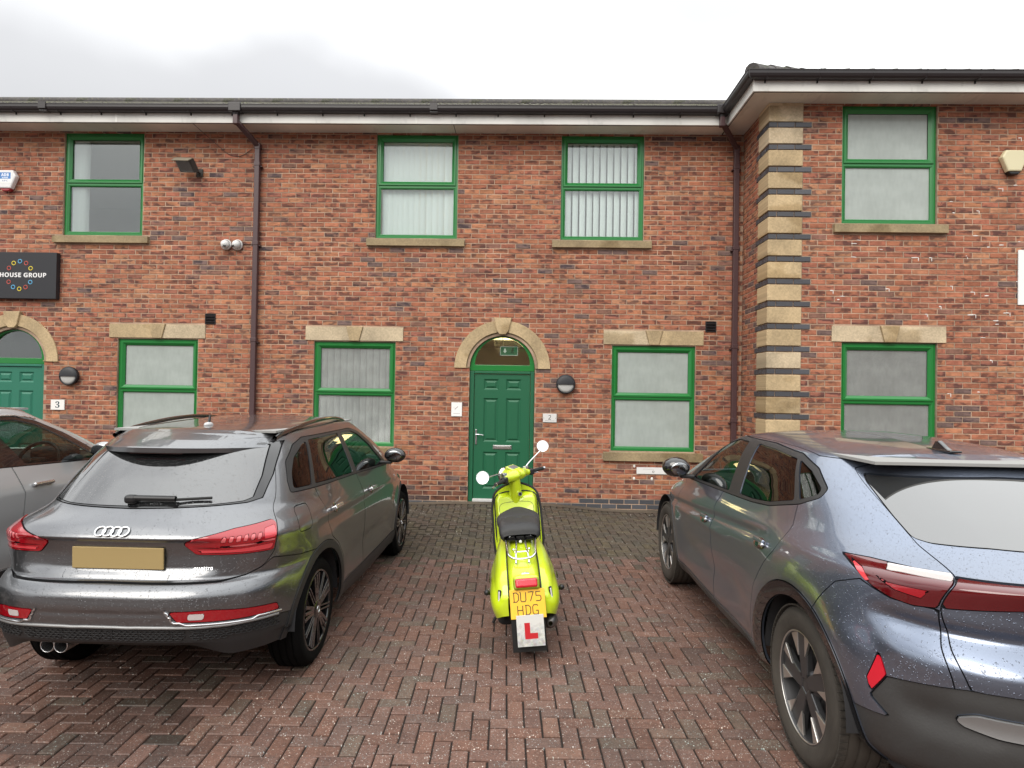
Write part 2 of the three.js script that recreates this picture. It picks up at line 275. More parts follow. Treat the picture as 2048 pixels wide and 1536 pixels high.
function sillBox(parent, x0, x1, y0, y1, z) {
  const g = new THREE.BoxGeometry(x1 - x0, y1 - y0, 0.14, 1, 1, 1), p = g.attributes.position;
  for (let i = 0; i < p.count; i++) if (p.getZ(i) > 0 && p.getY(i) > 0) p.setY(i, p.getY(i) - 0.018);
  g.translate((x0 + x1) / 2, (y0 + y1) / 2, z - 0.015); g.computeVertexNormals();
  mesh('sill', uvXY(g, 1, x0 * 0.7, y0), M.stoneSill, parent);
}
function lintel(parent, x, y0, y1, z) {
  const l = grp('lintel', parent), c = x + WW / 2;
  const a = c - 0.07, b = c - 0.126, e = c + 0.07, f = c + 0.126, o = R1() * 3;
  mesh('lintel_stone', uvXY(extr([[x - 0.13, y0], [a - 0.003, y0], [b - 0.003, y1], [x - 0.13, y1]], z - 0.1, z + 0.012, 0.003), 1, o, o), R1() < 0.35 ? M.stonePale : M.stone, l);
  mesh('lintel_stone', uvXY(extr([[e + 0.003, y0], [x + WW + 0.115, y0], [x + WW + 0.115, y1], [f + 0.003, y1]], z - 0.1, z + 0.012, 0.003), 1, o + 0.4, o), R1() < 0.6 ? M.stonePale : M.stone, l);
  mesh('keystone', uvXY(extr([[a, y0 - 0.004], [e, y0 - 0.004], [f, y1 + 0.006], [b, y1 + 0.006]], z - 0.1, z + 0.034, 0.008), 1, o, o + 0.7), M.stone, l);
}
upWin.forEach((x) => { windowUnit(range, x, UY[0], UY[1], 0, M.glass); sillBox(range, x - 0.122, x + WW + 0.118, 3.86, 3.978, 0); });
loWin.forEach((x, i) => { windowUnit(range, x, LY[0], LY[1], 0, i === 1 ? M.filmThin : M.film); sillBox(range, x - 0.115, x + WW + 0.115, 0.668, 0.808, 0); lintel(range, x, 2.412, 2.62, 0); });
windowUnit(wing, 4.149, 3.99, 5.575, ZW, M.film); sillBox(wing, 4.035, 5.515, 3.862, 3.986, ZW);
windowUnit(wing, 4.165, 0.82, 2.405, ZW, M.filmThin); sillBox(wing, 4.045, 5.515, 0.672, 0.816, ZW); lintel(wing, 4.165 - 0.005, 2.412, 2.62, ZW);

// ---- arched doorways ----
function doorway(c, leafMat, furniture) {
  const a = grp('door_arch', range), cy = 2.024, k = Math.asin(0.10 / 0.62);
  for (const s of [-1, 1]) {
    const a0 = s > 0 ? 0 : Math.PI, a1 = Math.PI / 2 - s * (k - 0.004) * 1.0, pts = [...archPts(c, cy, 0.7225, a0, a1, 18), ...archPts(c, cy, 0.545, a1, a0, 18)];
    const g = extr(s > 0 ? pts : pts.slice().reverse(), -0.10, 0.022, 0.003); mesh('arch_stone', uvXY(g, 1, c * 0.3, s * 0.5), M.stone, a);
    const pos = []; // splayed inner edge
    for (let i = 0; i < 24; i++) { const t0 = lerp(a0, a1, i / 24), t1 = lerp(a0, a1, (i + 1) / 24), P = (r, t, z) => [c + r * Math.cos(t), cy + r * Math.sin(t), z]; pos.push(...P(0.547, t0, 0.019), ...P(0.494, t0, -0.05), ...P(0.494, t1, -0.05), ...P(0.547, t0, 0.019), ...P(0.494, t1, -0.05), ...P(0.547, t1, 0.019)); }
    const g2 = new THREE.BufferGeometry(); g2.setAttribute('position', new THREE.Float32BufferAttribute(pos, 3)); g2.computeVertexNormals(); mesh('arch_splay', uvXY(g2), M.stoneSill, a);
    mesh('arch_foot', uvXY(box(s > 0 ? c + 0.494 : c - 0.547, s > 0 ? c + 0.547 : c - 0.494, cy + 0.002, cy + 0.02, -0.1, 0.018)), M.stoneSill, a);
  }
  mesh('keystone', uvXY(extr([[c - 0.045, 2.535], [c + 0.045, 2.535], [c + 0.085, 2.58], [c + 0.133, 2.786], [c - 0.133, 2.786], [c - 0.085, 2.58]], -0.1, 0.05, 0.008), 1, c, 0), M.stone, a);
  // fanlight
  const f = grp('fanlight', range), fr = (r0, r1, y) => { const pts = [...archPts(c, cy, r1, 0, Math.PI, 28)], hole = archPts(c, cy + y, r0, 0, Math.PI, 28); return [pts, hole]; };
  const [o, h] = fr(0.418, 0.49, 0.052); mesh('frame', uvXY(extr([[c - 0.49, 1.985], [c + 0.49, 1.985], ...o.slice(0)], -0.11, -0.045, 0.006, [h])), M.green, f);
  mesh('pane', uvXY(extr(archPts(c, cy + 0.045, 0.43, 0, Math.PI, 28), -0.085, -0.083)), M.glass, f);
  // frame and leaf
  const d = grp('door', range);
  mesh('frame', merge([box(c - 0.49, c - 0.425, 0.0, 1.983, -0.12, -0.038, 0.006), box(c + 0.433, c + 0.49, 0.0, 1.983, -0.12, -0.038, 0.006), box(c - 0.424, c + 0.432, 1.945, 1.983, -0.12, -0.038, 0.006)]), leafMat, d);
  const rows = [[1.70, 1.86], [0.91, 1.57], [0.20, 0.755]], cols = [[c - 0.275, c - 0.055], [c + 0.065, c + 0.29]], holes = [];
  for (const [a, b] of rows) for (const [p, q] of cols) holes.push(rect(p, q, a, b).reverse());
  mesh('leaf', uvXY(extr(rect(c - 0.42, c + 0.428, 0.05, 1.94), -0.1, -0.06, 0.002, holes)), leafMat, d);
  for (const [a, b] of rows) for (const [p, q] of cols) {
    const pr = [[-0.002, -0.0605], [0.014, -0.074], [0.024, -0.078], [0.028, -0.077], [0.05, -0.064], [0.055, -0.0635]];
    mesh('panel', merge([mitre(p, q, a, b, pr), box(p + 0.0545, q - 0.0545, a + 0.0545, b - 0.0545, -0.07, -0.0635)]), leafMat, d);
  }
  mesh('threshold', box(c - 0.424, c + 0.432, 0.002, 0.046, -0.12, -0.03, 0.004), phys(lin(0.82, 0.82, 0.8), 0.35, { metalness: 0.4 }), d);
  if (furniture) {
    mesh('handle_plate', box(c - 0.398, c - 0.368, 0.865, 1.095, -0.062, -0.048, 0.008), M.steel, d);
    mesh('handle', merge([bar([c - 0.383, 1.02, -0.05], [c - 0.383, 1.02, -0.0], 0.009), tube([[c - 0.383, 1.02, -0.002], [c - 0.33, 1.02, 0.002], [c - 0.27, 1.01, -0.006]], 0.0085)]), M.chrome, d);
    mesh('lock_cylinder', bar([c - 0.383, 0.925, -0.05], [c - 0.383, 0.925, -0.04], 0.011, 14), M.steel, d);
    mesh('letter_plate', box(c - 0.125, c + 0.16, 0.797, 0.862, -0.062, -0.05, 0.006), M.steel, d);
    mesh('letter_flap', box(c - 0.105, c + 0.14, 0.808, 0.851, -0.052, -0.045, 0.004), phys(lin(0.7, 0.7, 0.69), 0.22, { metalness: 0.9 }), d);
  }
}
doorway(doors[0], M.doorGreen2, false); doorway(doors[1], M.doorGreen, true);

// ---- rooms behind the glass ----
for (const [b, x0, x1, z1] of [[range, -11.5, 3.1, -0.225], [wing, 3.45, 11.4, ZW - 0.225]]) {
  mesh('room_wall', merge([box(x0, x1, -0.2, SOF, -4.2, -4.05), box(x0 - 0.15, x0, -0.2, SOF, -4.2, z1), box(x1, x1 + 0.08, -0.2, SOF, -4.2, z1 - 0.01)]), M.plaster, b);
  mesh('room_ceiling', merge([box(x0, x1, SOF - 0.01, SOF + 0.04, -4.05, z1), box(x0, x1, 2.62, 2.9, -4.05, z1)]), M.plaster, b);
  mesh('room_floor', box(x0, x1, -0.25, -0.02, -4.05, z1), std(lin(0.12, 0.13, 0.15), 0.9), b);
}
mesh('partition', merge([box(-1.3, -1.2, -0.02, 2.62, -4.05, -0.225), box(0.35, 0.45, -0.02, 2.62, -4.05, -0.225), box(-1.0, -0.9, 2.9, SOF - 0.01, -4.05, -0.225), box(-4.2, -4.1, -0.02, 2.62, -4.05, -0.225), box(-4.2, -4.1, 2.9, SOF - 0.01, -4.05, -0.225), box(-7.0, -6.9, -0.02, 2.62, -4.05, -0.225)]), M.plaster, range);

// ---- eaves, gutters, downpipes ----
const GUT = [[0, 0.002], [0.0, 0.1], [0.006, 0.1], [0.006, 0.012], [0.02, 0.0105], [0.075, 0.0105], [0.092, 0.03], [0.1, 0.06], [0.1, 0.102], [0.092, 0.102], [0.092, 0.112], [0.114, 0.112], [0.114, 0.098], [0.108, 0.094], [0.108, 0.056], [0.098, 0.022], [0.08, 0]];
function gutter(parent, len, pos, ry, m0 = 0, m1 = 0) { // profile (out, up) along local +x; m0, m1 mitre the ends
  const g = extr(GUT.map(([a, b]) => [a, b]), 0, len); const p = g.attributes.position;
  for (let i = 0; i < p.count; i++) { const o = p.getX(i), u = p.getY(i), t = p.getZ(i); p.setXYZ(i, t + (t < len / 2 ? -m0 : m1) * o, u, o); }
  const q = g.toNonIndexed ? (g.index ? g.toNonIndexed() : g) : g; for (let i = 0; i < q.attributes.position.count; i += 3) { const A = q.attributes.position, a = [A.getX(i), A.getY(i), A.getZ(i)]; A.setXYZ(i, A.getX(i + 1), A.getY(i + 1), A.getZ(i + 1)); A.setXYZ(i + 1, ...a); }
  q.computeVertexNormals(); const m = mesh('gutter', q, M.gutter, parent); m.scale.y = 0.88; m.position.set(...pos); m.rotation.y = ry; return m;
}
const xe = XW - ZF; // left fascia line of the wing
const GY = 5.712;
gutter(range, xe - 0.11 + 11.6, [-11.6, GY, ZF + 0.022], 0);
gutter(wing, 11.6 - xe, [xe, GY, ZW + ZF + 0.022], 0, 1, 0);
gutter(wing, ZW - 0.11, [xe - 0.022, GY, ZF + 0.13], -Math.PI / 2, 0, 1);
const bracket = merge([box(-0.009, 0.009, -0.008, 0.0, 0.01, 0.085), box(-0.009, 0.009, -0.03, 0.0, 0.0, 0.012), box(-0.009, 0.009, 0.086, 0.102, 0.11, 0.1165), bar([0, -0.006, 0.08], [0, 0.05, 0.108], 0.008, 4)]);
for (let i = 0; i < 17; i++) { const x = -8.35 + i * 0.655 + (i % 3) * 0.02; if (x > 2.65) break; mesh('gutter_bracket', bracket, M.gutter, range).position.set(x, GY, ZF + 0.021); }
for (let i = 0; i < 6; i++) mesh('gutter_bracket', bracket, M.gutter, wing).position.set(2.98 + i * 0.66, GY, ZW + ZF + 0.021);
for (const x of [-7.2, -4.36, -1.42]) mesh('gutter_union', merge([box(x - 0.055, x + 0.055, GY - 0.006, GY + 0.03, ZF + 0.03, ZF + 0.115), box(x - 0.055, x + 0.055, GY + 0.02, GY + 0.118, ZF + 0.127, ZF + 0.143)]), M.gutter, range);
mesh('fascia_board', uvXY(merge([box(-11.6, xe - 0.002, SOF - 0.012, 5.835, ZF, ZF + 0.02, 0.003)])), M.white, range);
mesh('soffit_board', uvXY(box(-11.6, xe, SOF, SOF + 0.012, -0.012, ZF - 0.001), 1, 0, 0, 0, 2), M.soffit, range);
mesh('drip_edge', box(-11.6, xe - 0.004, SOF - 0.016, SOF - 0.001, ZF - 0.008, ZF - 0.001), M.dark, range);
for (const x of [-6.16, -1.69]) mesh('fascia_joint', box(x - 0.02, x + 0.02, SOF - 0.013, 5.72, ZF + 0.0202, ZF + 0.024, 0.001), M.white, range);
mesh('soffit_joint', box(-1.15, -1.143, SOF - 0.0025, SOF - 0.0005, 0.002, ZF - 0.01), M.dark, range);
mesh('fascia_board', uvXY(box(xe - 0.02, 11.6, SOF - 0.012, 5.835, ZW + ZF, ZW + ZF + 0.02, 0.003)), M.white, wing);
mesh('side_fascia_board', uvXY(box(xe - 0.02, xe, SOF - 0.011, 5.834, ZF - 0.001, ZW + ZF - 0.001), 1, 0, 0, 2, 1), M.white, wing);
mesh('soffit_board', uvXY(merge([box(xe + 0.001, 11.6, SOF + 0.001, SOF + 0.013, ZW - 0.012, ZW + ZF - 0.001), box(xe + 0.001, XW + 0.01, SOF + 0.001, SOF + 0.013, 0.0, ZW - 0.013)]), 1, 0, 0, 0, 2), M.soffit, wing);
mesh('drip_edge', merge([box(xe + 0.002, 11.6, SOF - 0.015, SOF, ZW + ZF - 0.008, ZW + ZF - 0.001), box(xe + 0.001, xe + 0.008, SOF - 0.015, SOF, 0.02, ZW + ZF - 0.009)]), M.dark, wing);
function downpipe(x, off, joints) {
  const d = grp('downpipe', range), z = 0.052, s = 0.038, zg = ZF + 0.075;
  const sq = (pts) => { const g = new THREE.TubeGeometry(new THREE.CurvePath(), 1, 1); return g; };
  mesh('pipe', box(x - s, x + s, -0.03, 5.36, z - 0.033, z + 0.033, 0.008), M.pipe, d);
  const neck = (a, b, w) => { const A = new THREE.Vector3(...a), B = new THREE.Vector3(...b), L = A.distanceTo(B), g = new RoundedBoxGeometry(w, L + 0.04, w, 2, 0.012); g.translate(0, L / 2, 0); g.applyQuaternion(new THREE.Quaternion().setFromUnitVectors(new THREE.Vector3(0, 1, 0), B.clone().sub(A).normalize())); return g.translate(...a); };
  mesh('swan_neck', merge([neck([x, 5.36, z], [x - off * 0.9, 5.56, zg - 0.02], 0.07), box(x - off - 0.036, x - off + 0.036, 5.53, 5.70, zg - 0.036, zg + 0.036, 0.01), box(x - 0.042, x + 0.042, 5.30, 5.40, z - 0.037, z + 0.037, 0.01)]), M.pipe, d);
  mesh('outlet', merge([new THREE.CylinderGeometry(0.066, 0.05, 0.09, 4, 1).rotateY(Math.PI / 4).translate(x - off, 5.705, zg), box(x - off - 0.09, x - off + 0.09, GY - 0.01, GY + 0.119, zg - 0.055, zg + 0.072, 0.01)]), M.gutter, d);
  for (const y of joints) { mesh('pipe_collar', box(x - s - 0.007, x + s + 0.007, y - 0.03, y + 0.03, z - 0.036, z + 0.0385, 0.006), M.pipe, d); mesh('pipe_bracket', box(x - s - 0.03, x + s + 0.03, y - 0.045, y - 0.031, 0.002, z + 0.012, 0.003), M.pipe, d); }
}
downpipe(-4.165, 0.17, [5.08, 3.87, 2.40]); downpipe(3.07, 0.33, [5.08, 3.87, 2.40, 1.3]);

// ---- roofs ----
const PITCH = 25.6 * Math.PI / 180;
const roofMap = dtex(512, 512, (u, v) => { const a = fbm(u * 6, v * 6, 71, 4, 6), l = sstep(0.63, 0.7, fbm(u * 40, v * 40, 73, 3, 40)), m = sstep(0.55, 0.68, fbm(u * 11, v * 11, 77, 4, 11)); const k = 0.55 + 0.5 * a; let c = [k, k, k]; c = [lerp(c[0], 0.55, m * 0.6), lerp(c[1], 0.62, m * 0.6), lerp(c[2], 0.36, m * 0.6)]; return [lerp(c[0], 0.98, l), lerp(c[1], 0.98, l), lerp(c[2], 0.88, l)]; }, true, 0.9);
M.tile = std(lin(0.24, 0.225, 0.19), 0.9, { map: roofMap, bumpMap: grain, bumpScale: 0.004 });
M.ridge = std(lin(0.13, 0.12, 0.12), 0.8, { map: roofMap });
function tileGeo() { // interlocking concrete tile, 0.30 wide, slope length 0.42; local x across, z down slope, y out
  const prof = [[-0.15, 0.012], [-0.142, 0.03], [-0.122, 0.03], [-0.112, 0.014], [-0.02, 0.012], [-0.01, 0.022], [0.012, 0.022], [0.022, 0.012], [0.15, 0.014], [0.15, -0.006], [-0.15, -0.006]];
  const g = extr(prof.slice().reverse(), 0, 0.4); return uvXY(g, 1, 0, 0, 0, 2);
}
const tile0 = tileGeo();
{
  const slope = tile0.clone(); slope.rotateX(PITCH); // down-slope end lies at +z
  const tileDirs = (ry) => { const g = slope.clone(); g.rotateY(ry); return g; };
  const lay = (parent, roof, geo, place, rows, cols, keep, near) => {
    const all = [];
    for (let r = 0; r < rows; r++) for (let c = 0; c < cols; c++) { const p = place(r, c); if (keep(p, r, c)) all.push({ p, r, c, s: near(p, r) }); }
    const big = new Set(all.filter((a) => a.s < 1e3).sort((a, b) => a.s - b.s).slice(0, 300)), rest = [];
    for (const a of all) { if (big.has(a)) { const m = mesh('roof_tile', geo, M.tile, roof); m.position.set(...a.p); m.rotation.y = (R1() - 0.5) * 0.01; } else rest.push(geo.clone().translate(...a.p)); }
    if (rest.length) stuff(mesh('roof_tiles', merge(rest), M.tile, roof));
  };
  // main slope: eave tile lower edge at z = ZF + .10, y = 5.84
  const ez = ZF + 0.07, ey = 5.835, ex = 0.345, cp = Math.cos(PITCH), sp = Math.sin(PITCH);
  const roof = mesh('roof', (() => { const L = 5.15, g = new THREE.BoxGeometry(xe + 16 + 0.6, 0.04, L); g.translate(0, -0.03, -L / 2); g.rotateX(PITCH); return g.translate((xe - 16 + 0.6) / 2, ey, ez - 0.03); })(), M.dark, range);
  lay(range, roof, slope, (r, c) => [-15.8 + c * 0.3 + (r % 2) * 0.15, ey + (r * ex + 0.36) * sp, ez - (r * ex + 0.4) * cp], 15, 65, (p) => p[0] < xe - 0.05 + (ez - p[2]) * 0.9 && p[0] < 3.3, (p, r) => (p[0] < -8.6 ? 1e4 : r));
  mesh('ridge', uvXY(bar([-16, ey + 5.15 * sp + 0.01, ez - 5.15 * cp], [4.5, ey + 5.15 * sp + 0.01, ez - 5.15 * cp], 0.09, 10)), M.ridge, range);
  // wing: front slope and left slope meeting at a hip
  const wz = ZW + ZF + 0.07, wx = xe - 0.07, H = 4.2;
  const wroof = mesh('roof', (() => { const v = [[wx, ey - 0.03, wz], [12, ey - 0.03, wz], [12, ey - 0.03 + H * Math.tan(PITCH), wz - H], [wx + H, ey - 0.03 + H * Math.tan(PITCH), wz - H], [wx, ey - 0.03, wz - 2 * H], [12, ey - 0.03, wz - 2 * H]]; const f = [[0, 1, 2], [0, 2, 3], [0, 3, 4], [4, 3, 2], [4, 2, 5]]; const g = new THREE.BufferGeometry(); g.setAttribute('position', new THREE.Float32BufferAttribute(f.flat().flatMap((i) => v[i]), 3)); g.computeVertexNormals(); return uvXY(g, 1, 0, 0, 0, 2); })(), M.dark, wing);
  lay(wing, wroof, slope, (r, c) => [wx + 0.16 + c * 0.3 + (r % 2) * 0.15, ey + (r * ex + 0.36) * sp, wz - (r * ex + 0.4) * cp], 12, 30, (p) => p[0] - 0.15 > wx + (wz - p[2]) - 0.05, (p, r) => (p[0] > 7.5 || r > 7 ? 1e4 : r));
  const left = tileDirs(-Math.PI / 2);
  const lroof = mesh('side_roof', uvXY(box(wx + 0.25, wx + 0.3, ey, ey + 0.02, wz - 1, wz - 0.6)), M.dark, wing);
  lay(wing, lroof, left, (r, c) => [wx + (r * ex + 0.4) * cp, ey + (r * ex + 0.36) * sp, wz - 0.16 - c * 0.3 - (r % 2) * 0.15], 12, 22, (p) => wz - p[2] - 0.15 > p[0] - wx - 0.05 && p[2] > -5 && (p[2] > 0.35 - (p[0] - wx) * 1.0 || true), (p, r) => (p[2] < -3 || r > 7 ? 1e4 : r));
  const hip = grp('hip', wing);
  for (let i = 0; i < 12; i++) { const t = 0.02 + i * 0.36, a = [wx + t, ey - 0.035 + t * Math.tan(PITCH) + 0.012, wz - t], b = [wx + t + 0.4 * 0.95, ey - 0.047 + (t + 0.4 * 0.95) * Math.tan(PITCH), wz - t - 0.4 * 0.95]; mesh('hip_tile', uvXY(bar(a, b, 0.10 - 0.002 * (i % 2), 12), 1, i * 0.3, i * 0.2), M.ridge, hip); }
}
// vents and weep holes
function vent(x, y) { const v = grp('wall_vent', range); mesh('grille_frame', mitre(x - 0.08, x + 0.08, y - 0.08, y + 0.08, [[0, -0.02], [0, 0.012], [0.012, 0.012], [0.014, -0.02]]), M.dark, v); mesh('grille_back', box(x - 0.07, x + 0.07, y - 0.07, y + 0.07, -0.02, 0.002), M.dark, v); for (let i = 0; i < 3; i++) mesh('louvre', box(-0.066, 0.066, -0.004, 0.004, -0.02, 0.02).rotateX(0.6).translate(x, y + 0.044 - i * 0.044, 0.008), M.gutter, v); }
vent(-4.867, 2.713); vent(2.733, 2.697);
for (const c of [-6.3, -5.0, -3.6, -2.2, -0.9, -0.32, 0.32, 1.2, 2.4]) mesh('weep_vent', box(c - 0.005, c + 0.005, 2.792, 2.853, -0.02, -0.001), M.dark, range);
mesh('loose_cable', tube([[-5.05, 5.60, ZF - 0.02], [-4.85, 5.42, 0.1], [-4.62, 5.24, 0.012], [-4.45, 5.22, 0.01], [-4.28, 5.32, 0.012]], 0.004, 40, 5), M.gutter, range);
// ---------- ground: herringbone block paving ----------
function groundY(x, z) {
  const dip = -0.06 * sstep(0.3, -1.2, x) * sstep(0.6, 2.6, z);
  const b = x < -0.386 ? 1 - 0.35 * sstep(-0.9, -1.8, x) - 0.65 * sstep(-6.8, -5.5, x) * sstep(-2.0, -3.0, x) : 1 - sstep(0.12, 1.5, x);
  return dip + 0.074 * b * (1 - sstep(0.15, 1.9, z));
}
const PX = 9.6, PZ0 = 0.12, PZ1 = 8.0;
const chips = (tone, amount) => (u, v) => { // tile 0.9 m: coarse aggregate with pale chips
  const a = fbm(u * 9, v * 9, 101, 4, 9), b = fbm(u * 150, v * 150, 105, 2, 150), k = 0.62 + 0.5 * a + 0.66 * (b - 0.5);
  for (const [N, dens, sd] of [[84, amount, 107], [150, amount * 1.6, 207]]) { const cu = u * N, cv = v * N, ci = Math.floor(cu), cj = Math.floor(cv); if (hash3(ci, cj, sd) < dens) { const ox = hash3(ci, cj, sd + 2), oy = hash3(ci, cj, sd + 4), th = 6.28 * ox, dx = cu - ci - 0.35 - 0.3 * ox, dy = cv - cj - 0.35 - 0.3 * oy, d = Math.hypot((dx * Math.cos(th) + dy * Math.sin(th)) * 0.6, -dx * Math.sin(th) + dy * Math.cos(th)); if (d < 0.10 + 0.2 * hash3(ci, cj, sd + 6)) { const q = 0.42 + 0.45 * hash3(ci, cj, sd + 8); return [q, q * 0.97, q * 0.93]; } } }
  return tone.map((t) => Math.pow(clamp(t * k), 1 / 2.2));
};
const paveMap = dtex(1024, 1024, chips([0.160, 0.084, 0.061], 0.075), true, 1 / 0.9), mossMap = dtex(1024, 1024, chips([0.085, 0.067, 0.043], 0.03), true, 1 / 0.9);
const paveBump = dtex(512, 512, (u, v) => 0.6 * fbm(u * 130, v * 130, 121, 2, 130) + 0.4 * fbm(u * 30, v * 30, 123, 3, 30), false, 1 / 0.9);
const paveRough = dtex(512, 512, (u, v) => { const w = sstep(0.42, 0.62, fbm(u * 5, v * 5, 127, 4, 5)); return [0, lerp(0.88, 0.58, w), 0]; }, false, 0.45);
M.paver = std(0xffffff, 1, { vertexColors: true, map: paveMap, bumpMap: paveBump, bumpScale: 0.003, roughnessMap: paveRough });
M.mossPaver = std(0xffffff, 1, { vertexColors: true, map: mossMap, bumpMap: paveBump, bumpScale: 0.003, roughnessMap: paveRough });
M.bed = std(lin(0.016, 0.012, 0.009), 0.9, { bumpMap: paveBump, bumpScale: 0.004 });
{
  const R = rng(77), geoH = [], geoV = [];
  for (let i = 0; i < 10; i++) { const g = blockGeo(0.1765, 0.0838, 0.05, 0.0042, 0.0012, R); g.rotateX(-Math.PI / 2); uvXY(g, 1, R() * 2, R() * 2, 0, 2); geoH.push(g); const v = g.clone(); v.rotateY(Math.PI / 2); geoV.push(v); }
  const redPal = [[0.96, 0.96, 0.97], [0.88, 0.88, 0.9], [1, 0.98, 0.96], [0.9, 0.94, 0.97], [1, 0.93, 0.88], [0.82, 0.9, 0.95], [0.94, 0.9, 0.88], [0.8, 1, 1]];
  const mossPal = [[1, 1, 1], [0.86, 0.9, 0.95], [1, 0.95, 0.95], [0.92, 0.84, 0.9], [1, 1, 0.9], [0.84, 0.82, 0.86]];
  const paving = structure(mesh('paving', (() => { // joint bed, following the falls
    const nx = 96, nz = 60, pos = [], P = (i, j) => { const x = lerp(-PX, PX, i / nx), z = lerp(0.0, PZ1, j / nz); return [x, groundY(x, z) - 0.012, z]; };
    for (let i = 0; i < nx; i++) for (let j = 0; j < nz; j++) pos.push(...P(i, j), ...P(i, j + 1), ...P(i + 1, j + 1), ...P(i, j), ...P(i + 1, j + 1), ...P(i + 1, j));
    const g = new THREE.BufferGeometry(); g.setAttribute('position', new THREE.Float32BufferAttribute(pos, 3)); g.computeVertexNormals(); return uvXY(g, 1, 0, 0, 0, 2);
  })(), M.bed));
  const all = [], rot = 0.035, cr = Math.cos(rot), sr = Math.sin(rot);
  const Q = 0.0928; for (let r = -14; r < 94; r++) for (let c = -118; c < 118; c++) {
    const d = ((c - r) % 4 + 4) % 4; if (d !== 0 && d !== 3) continue;
    const u = d === 0 ? (c + 1) * Q : (c + 0.5) * Q, v = d === 0 ? (r + 0.5) * Q : (r + 1) * Q;
    const x = u * cr + v * sr, z = -u * sr + v * cr + 0.3; if (Math.abs(x) > PX - 0.1 || z < 0.33 || z > PZ1 - 0.1) continue;
    all.push({ x, z, vert: d !== 0, r: R() });
  }
  for (let x = -PX + 0.1; x < PX - 0.1; x += 0.0935) all.push({ x, z: 0.215, vert: true, r: R(), edge: true });
  const col = (b) => { const n = fbm(b.x * 2.2, b.z * 2.2, 131, 3, 4096), t = sstep(2.95, 2.55, b.z + (n - 0.5) * 0.5 + (b.r - 0.5) * 0.25); const pal = b.r < t ? mossPal : redPal, c = pal[Math.floor(b.r * 997) % pal.length], k = 0.9 + 0.2 * ((b.r * 313) % 1); return [c.map((q) => q * k * stain(b)), b.r < t]; };
  const stain = (b) => { let k = 1; for (const [x, z, r, a] of [[-2.25, 6.0, 0.55, 0.5], [-1.75, 6.25, 0.22, 0.35], [1.0, 5.0, 0.3, 0.25], [-0.6, 3.4, 0.5, 0.25], [0.5, 6.2, 0.25, 0.2]]) { const d = Math.hypot(b.x - x, b.z - z) + (b.r - 0.5) * r * 0.8; k *= 1 - a * (1 - sstep(r * 0.4, r, d)); } return k; };
  const vis = (b) => { const zz = 9.19 - b.z, px = b.x / zz + 0.0254; return b.z < 6.45 && Math.abs(px) < 0.83 && !(b.x > 1.15 && b.x < 3.3 && b.z < 7) && !(b.x < -1.2 && b.x > -3.2 && b.z < 5.6) ? zz : 1e4; };
  const big = new Set(all.map((b) => (b.s = vis(b), b)).filter((b) => b.s < 1e3).sort((a, b) => a.s - b.s).slice(0, 300));
  const shared = new Map(), bag = new Bag(), mossBag = new Bag();
  for (const b of all) {
    const gi = Math.floor(b.r * 10), g = (b.vert ? geoV : geoH)[gi], y = groundY(b.x, b.z) + (b.r - 0.5) * 0.004, ry = b.edge ? 0 : rot;
    if (big.has(b)) {
      const pi = Math.floor(b.r * 997) % redPal.length, st = Math.round(stain(b) * 5) / 5, key = b.vert + '|' + gi + '|' + pi + '|' + st;
      if (!shared.has(key)) shared.set(key, colored(g, redPal[pi].map((q) => Math.min(1, q * st * (0.9 + 0.02 * gi))), gi * 0.37, pi * 0.29));
      const m = mesh('paving_block', shared.get(key), M.paver, paving); m.position.set(b.x, y, b.z); m.rotation.y = rot;
    } else { const [cc, moss] = col(b); (moss ? mossBag : bag).add(g, b.x, y, b.z, 1, 1, 1, cc, (b.r * 7919) % 3, (b.r * 104729) % 3, ry); }
  }
  stuff(mesh('paving_blocks', bag.geo(), M.paver, paving)); stuff(mesh('mossy_paving_blocks', mossBag.geo(), M.mossPaver, paving));
  structure(mesh('edging_strip', (() => { const pos = []; for (let i = 0; i < 120; i++) { const x0 = lerp(-PX, XW, i / 120), x1 = lerp(-PX, XW, (i + 1) / 120), y = (x, z) => groundY(x, z) + 0.004 + (z < 0.05 ? 0.012 : 0); const q = [[x0, y(x0, 0.16), 0.16], [x1, y(x1, 0.16), 0.16], [x1, y(x1, 0), 0.0], [x0, y(x0, 0), 0.0]]; pos.push(...q[0], ...q[1], ...q[2], ...q[0], ...q[2], ...q[3]); } const g = new THREE.BufferGeometry(); g.setAttribute('position', new THREE.Float32BufferAttribute(pos, 3)); g.computeVertexNormals(); return uvXY(g, 1, 0, 0, 0, 2); })(), std(lin(0.15, 0.125, 0.095), 0.9, { map: mortarMap })));
  // ground beyond the paved court, reaching the horizon
  const s = new THREE.Shape(rect(-200, 200, -200, 200).map((p) => new THREE.Vector2(...p))); s.holes.push(new THREE.Path(rect(-PX, PX, -PZ1, 0.0).map((p) => new THREE.Vector2(...p))));
  const g = new THREE.ShapeGeometry(s); g.rotateX(-Math.PI / 2); uvXY(g, 1, 0, 0, 0, 2); g.translate(0, -0.004, 0);
  const farMap = dtex(512, 512, (u, v) => { const a = fbm(u * 4, v * 4, 141, 5, 4), b = fbm(u * 160, v * 160, 143, 2, 160); const k = 0.6 + 0.5 * a + 0.3 * (b - 0.5); return [k, k, k]; }, true, 0.5);
  structure(mesh('ground', g, std(lin(0.085, 0.052, 0.045), 0.7, { map: farMap })));
}
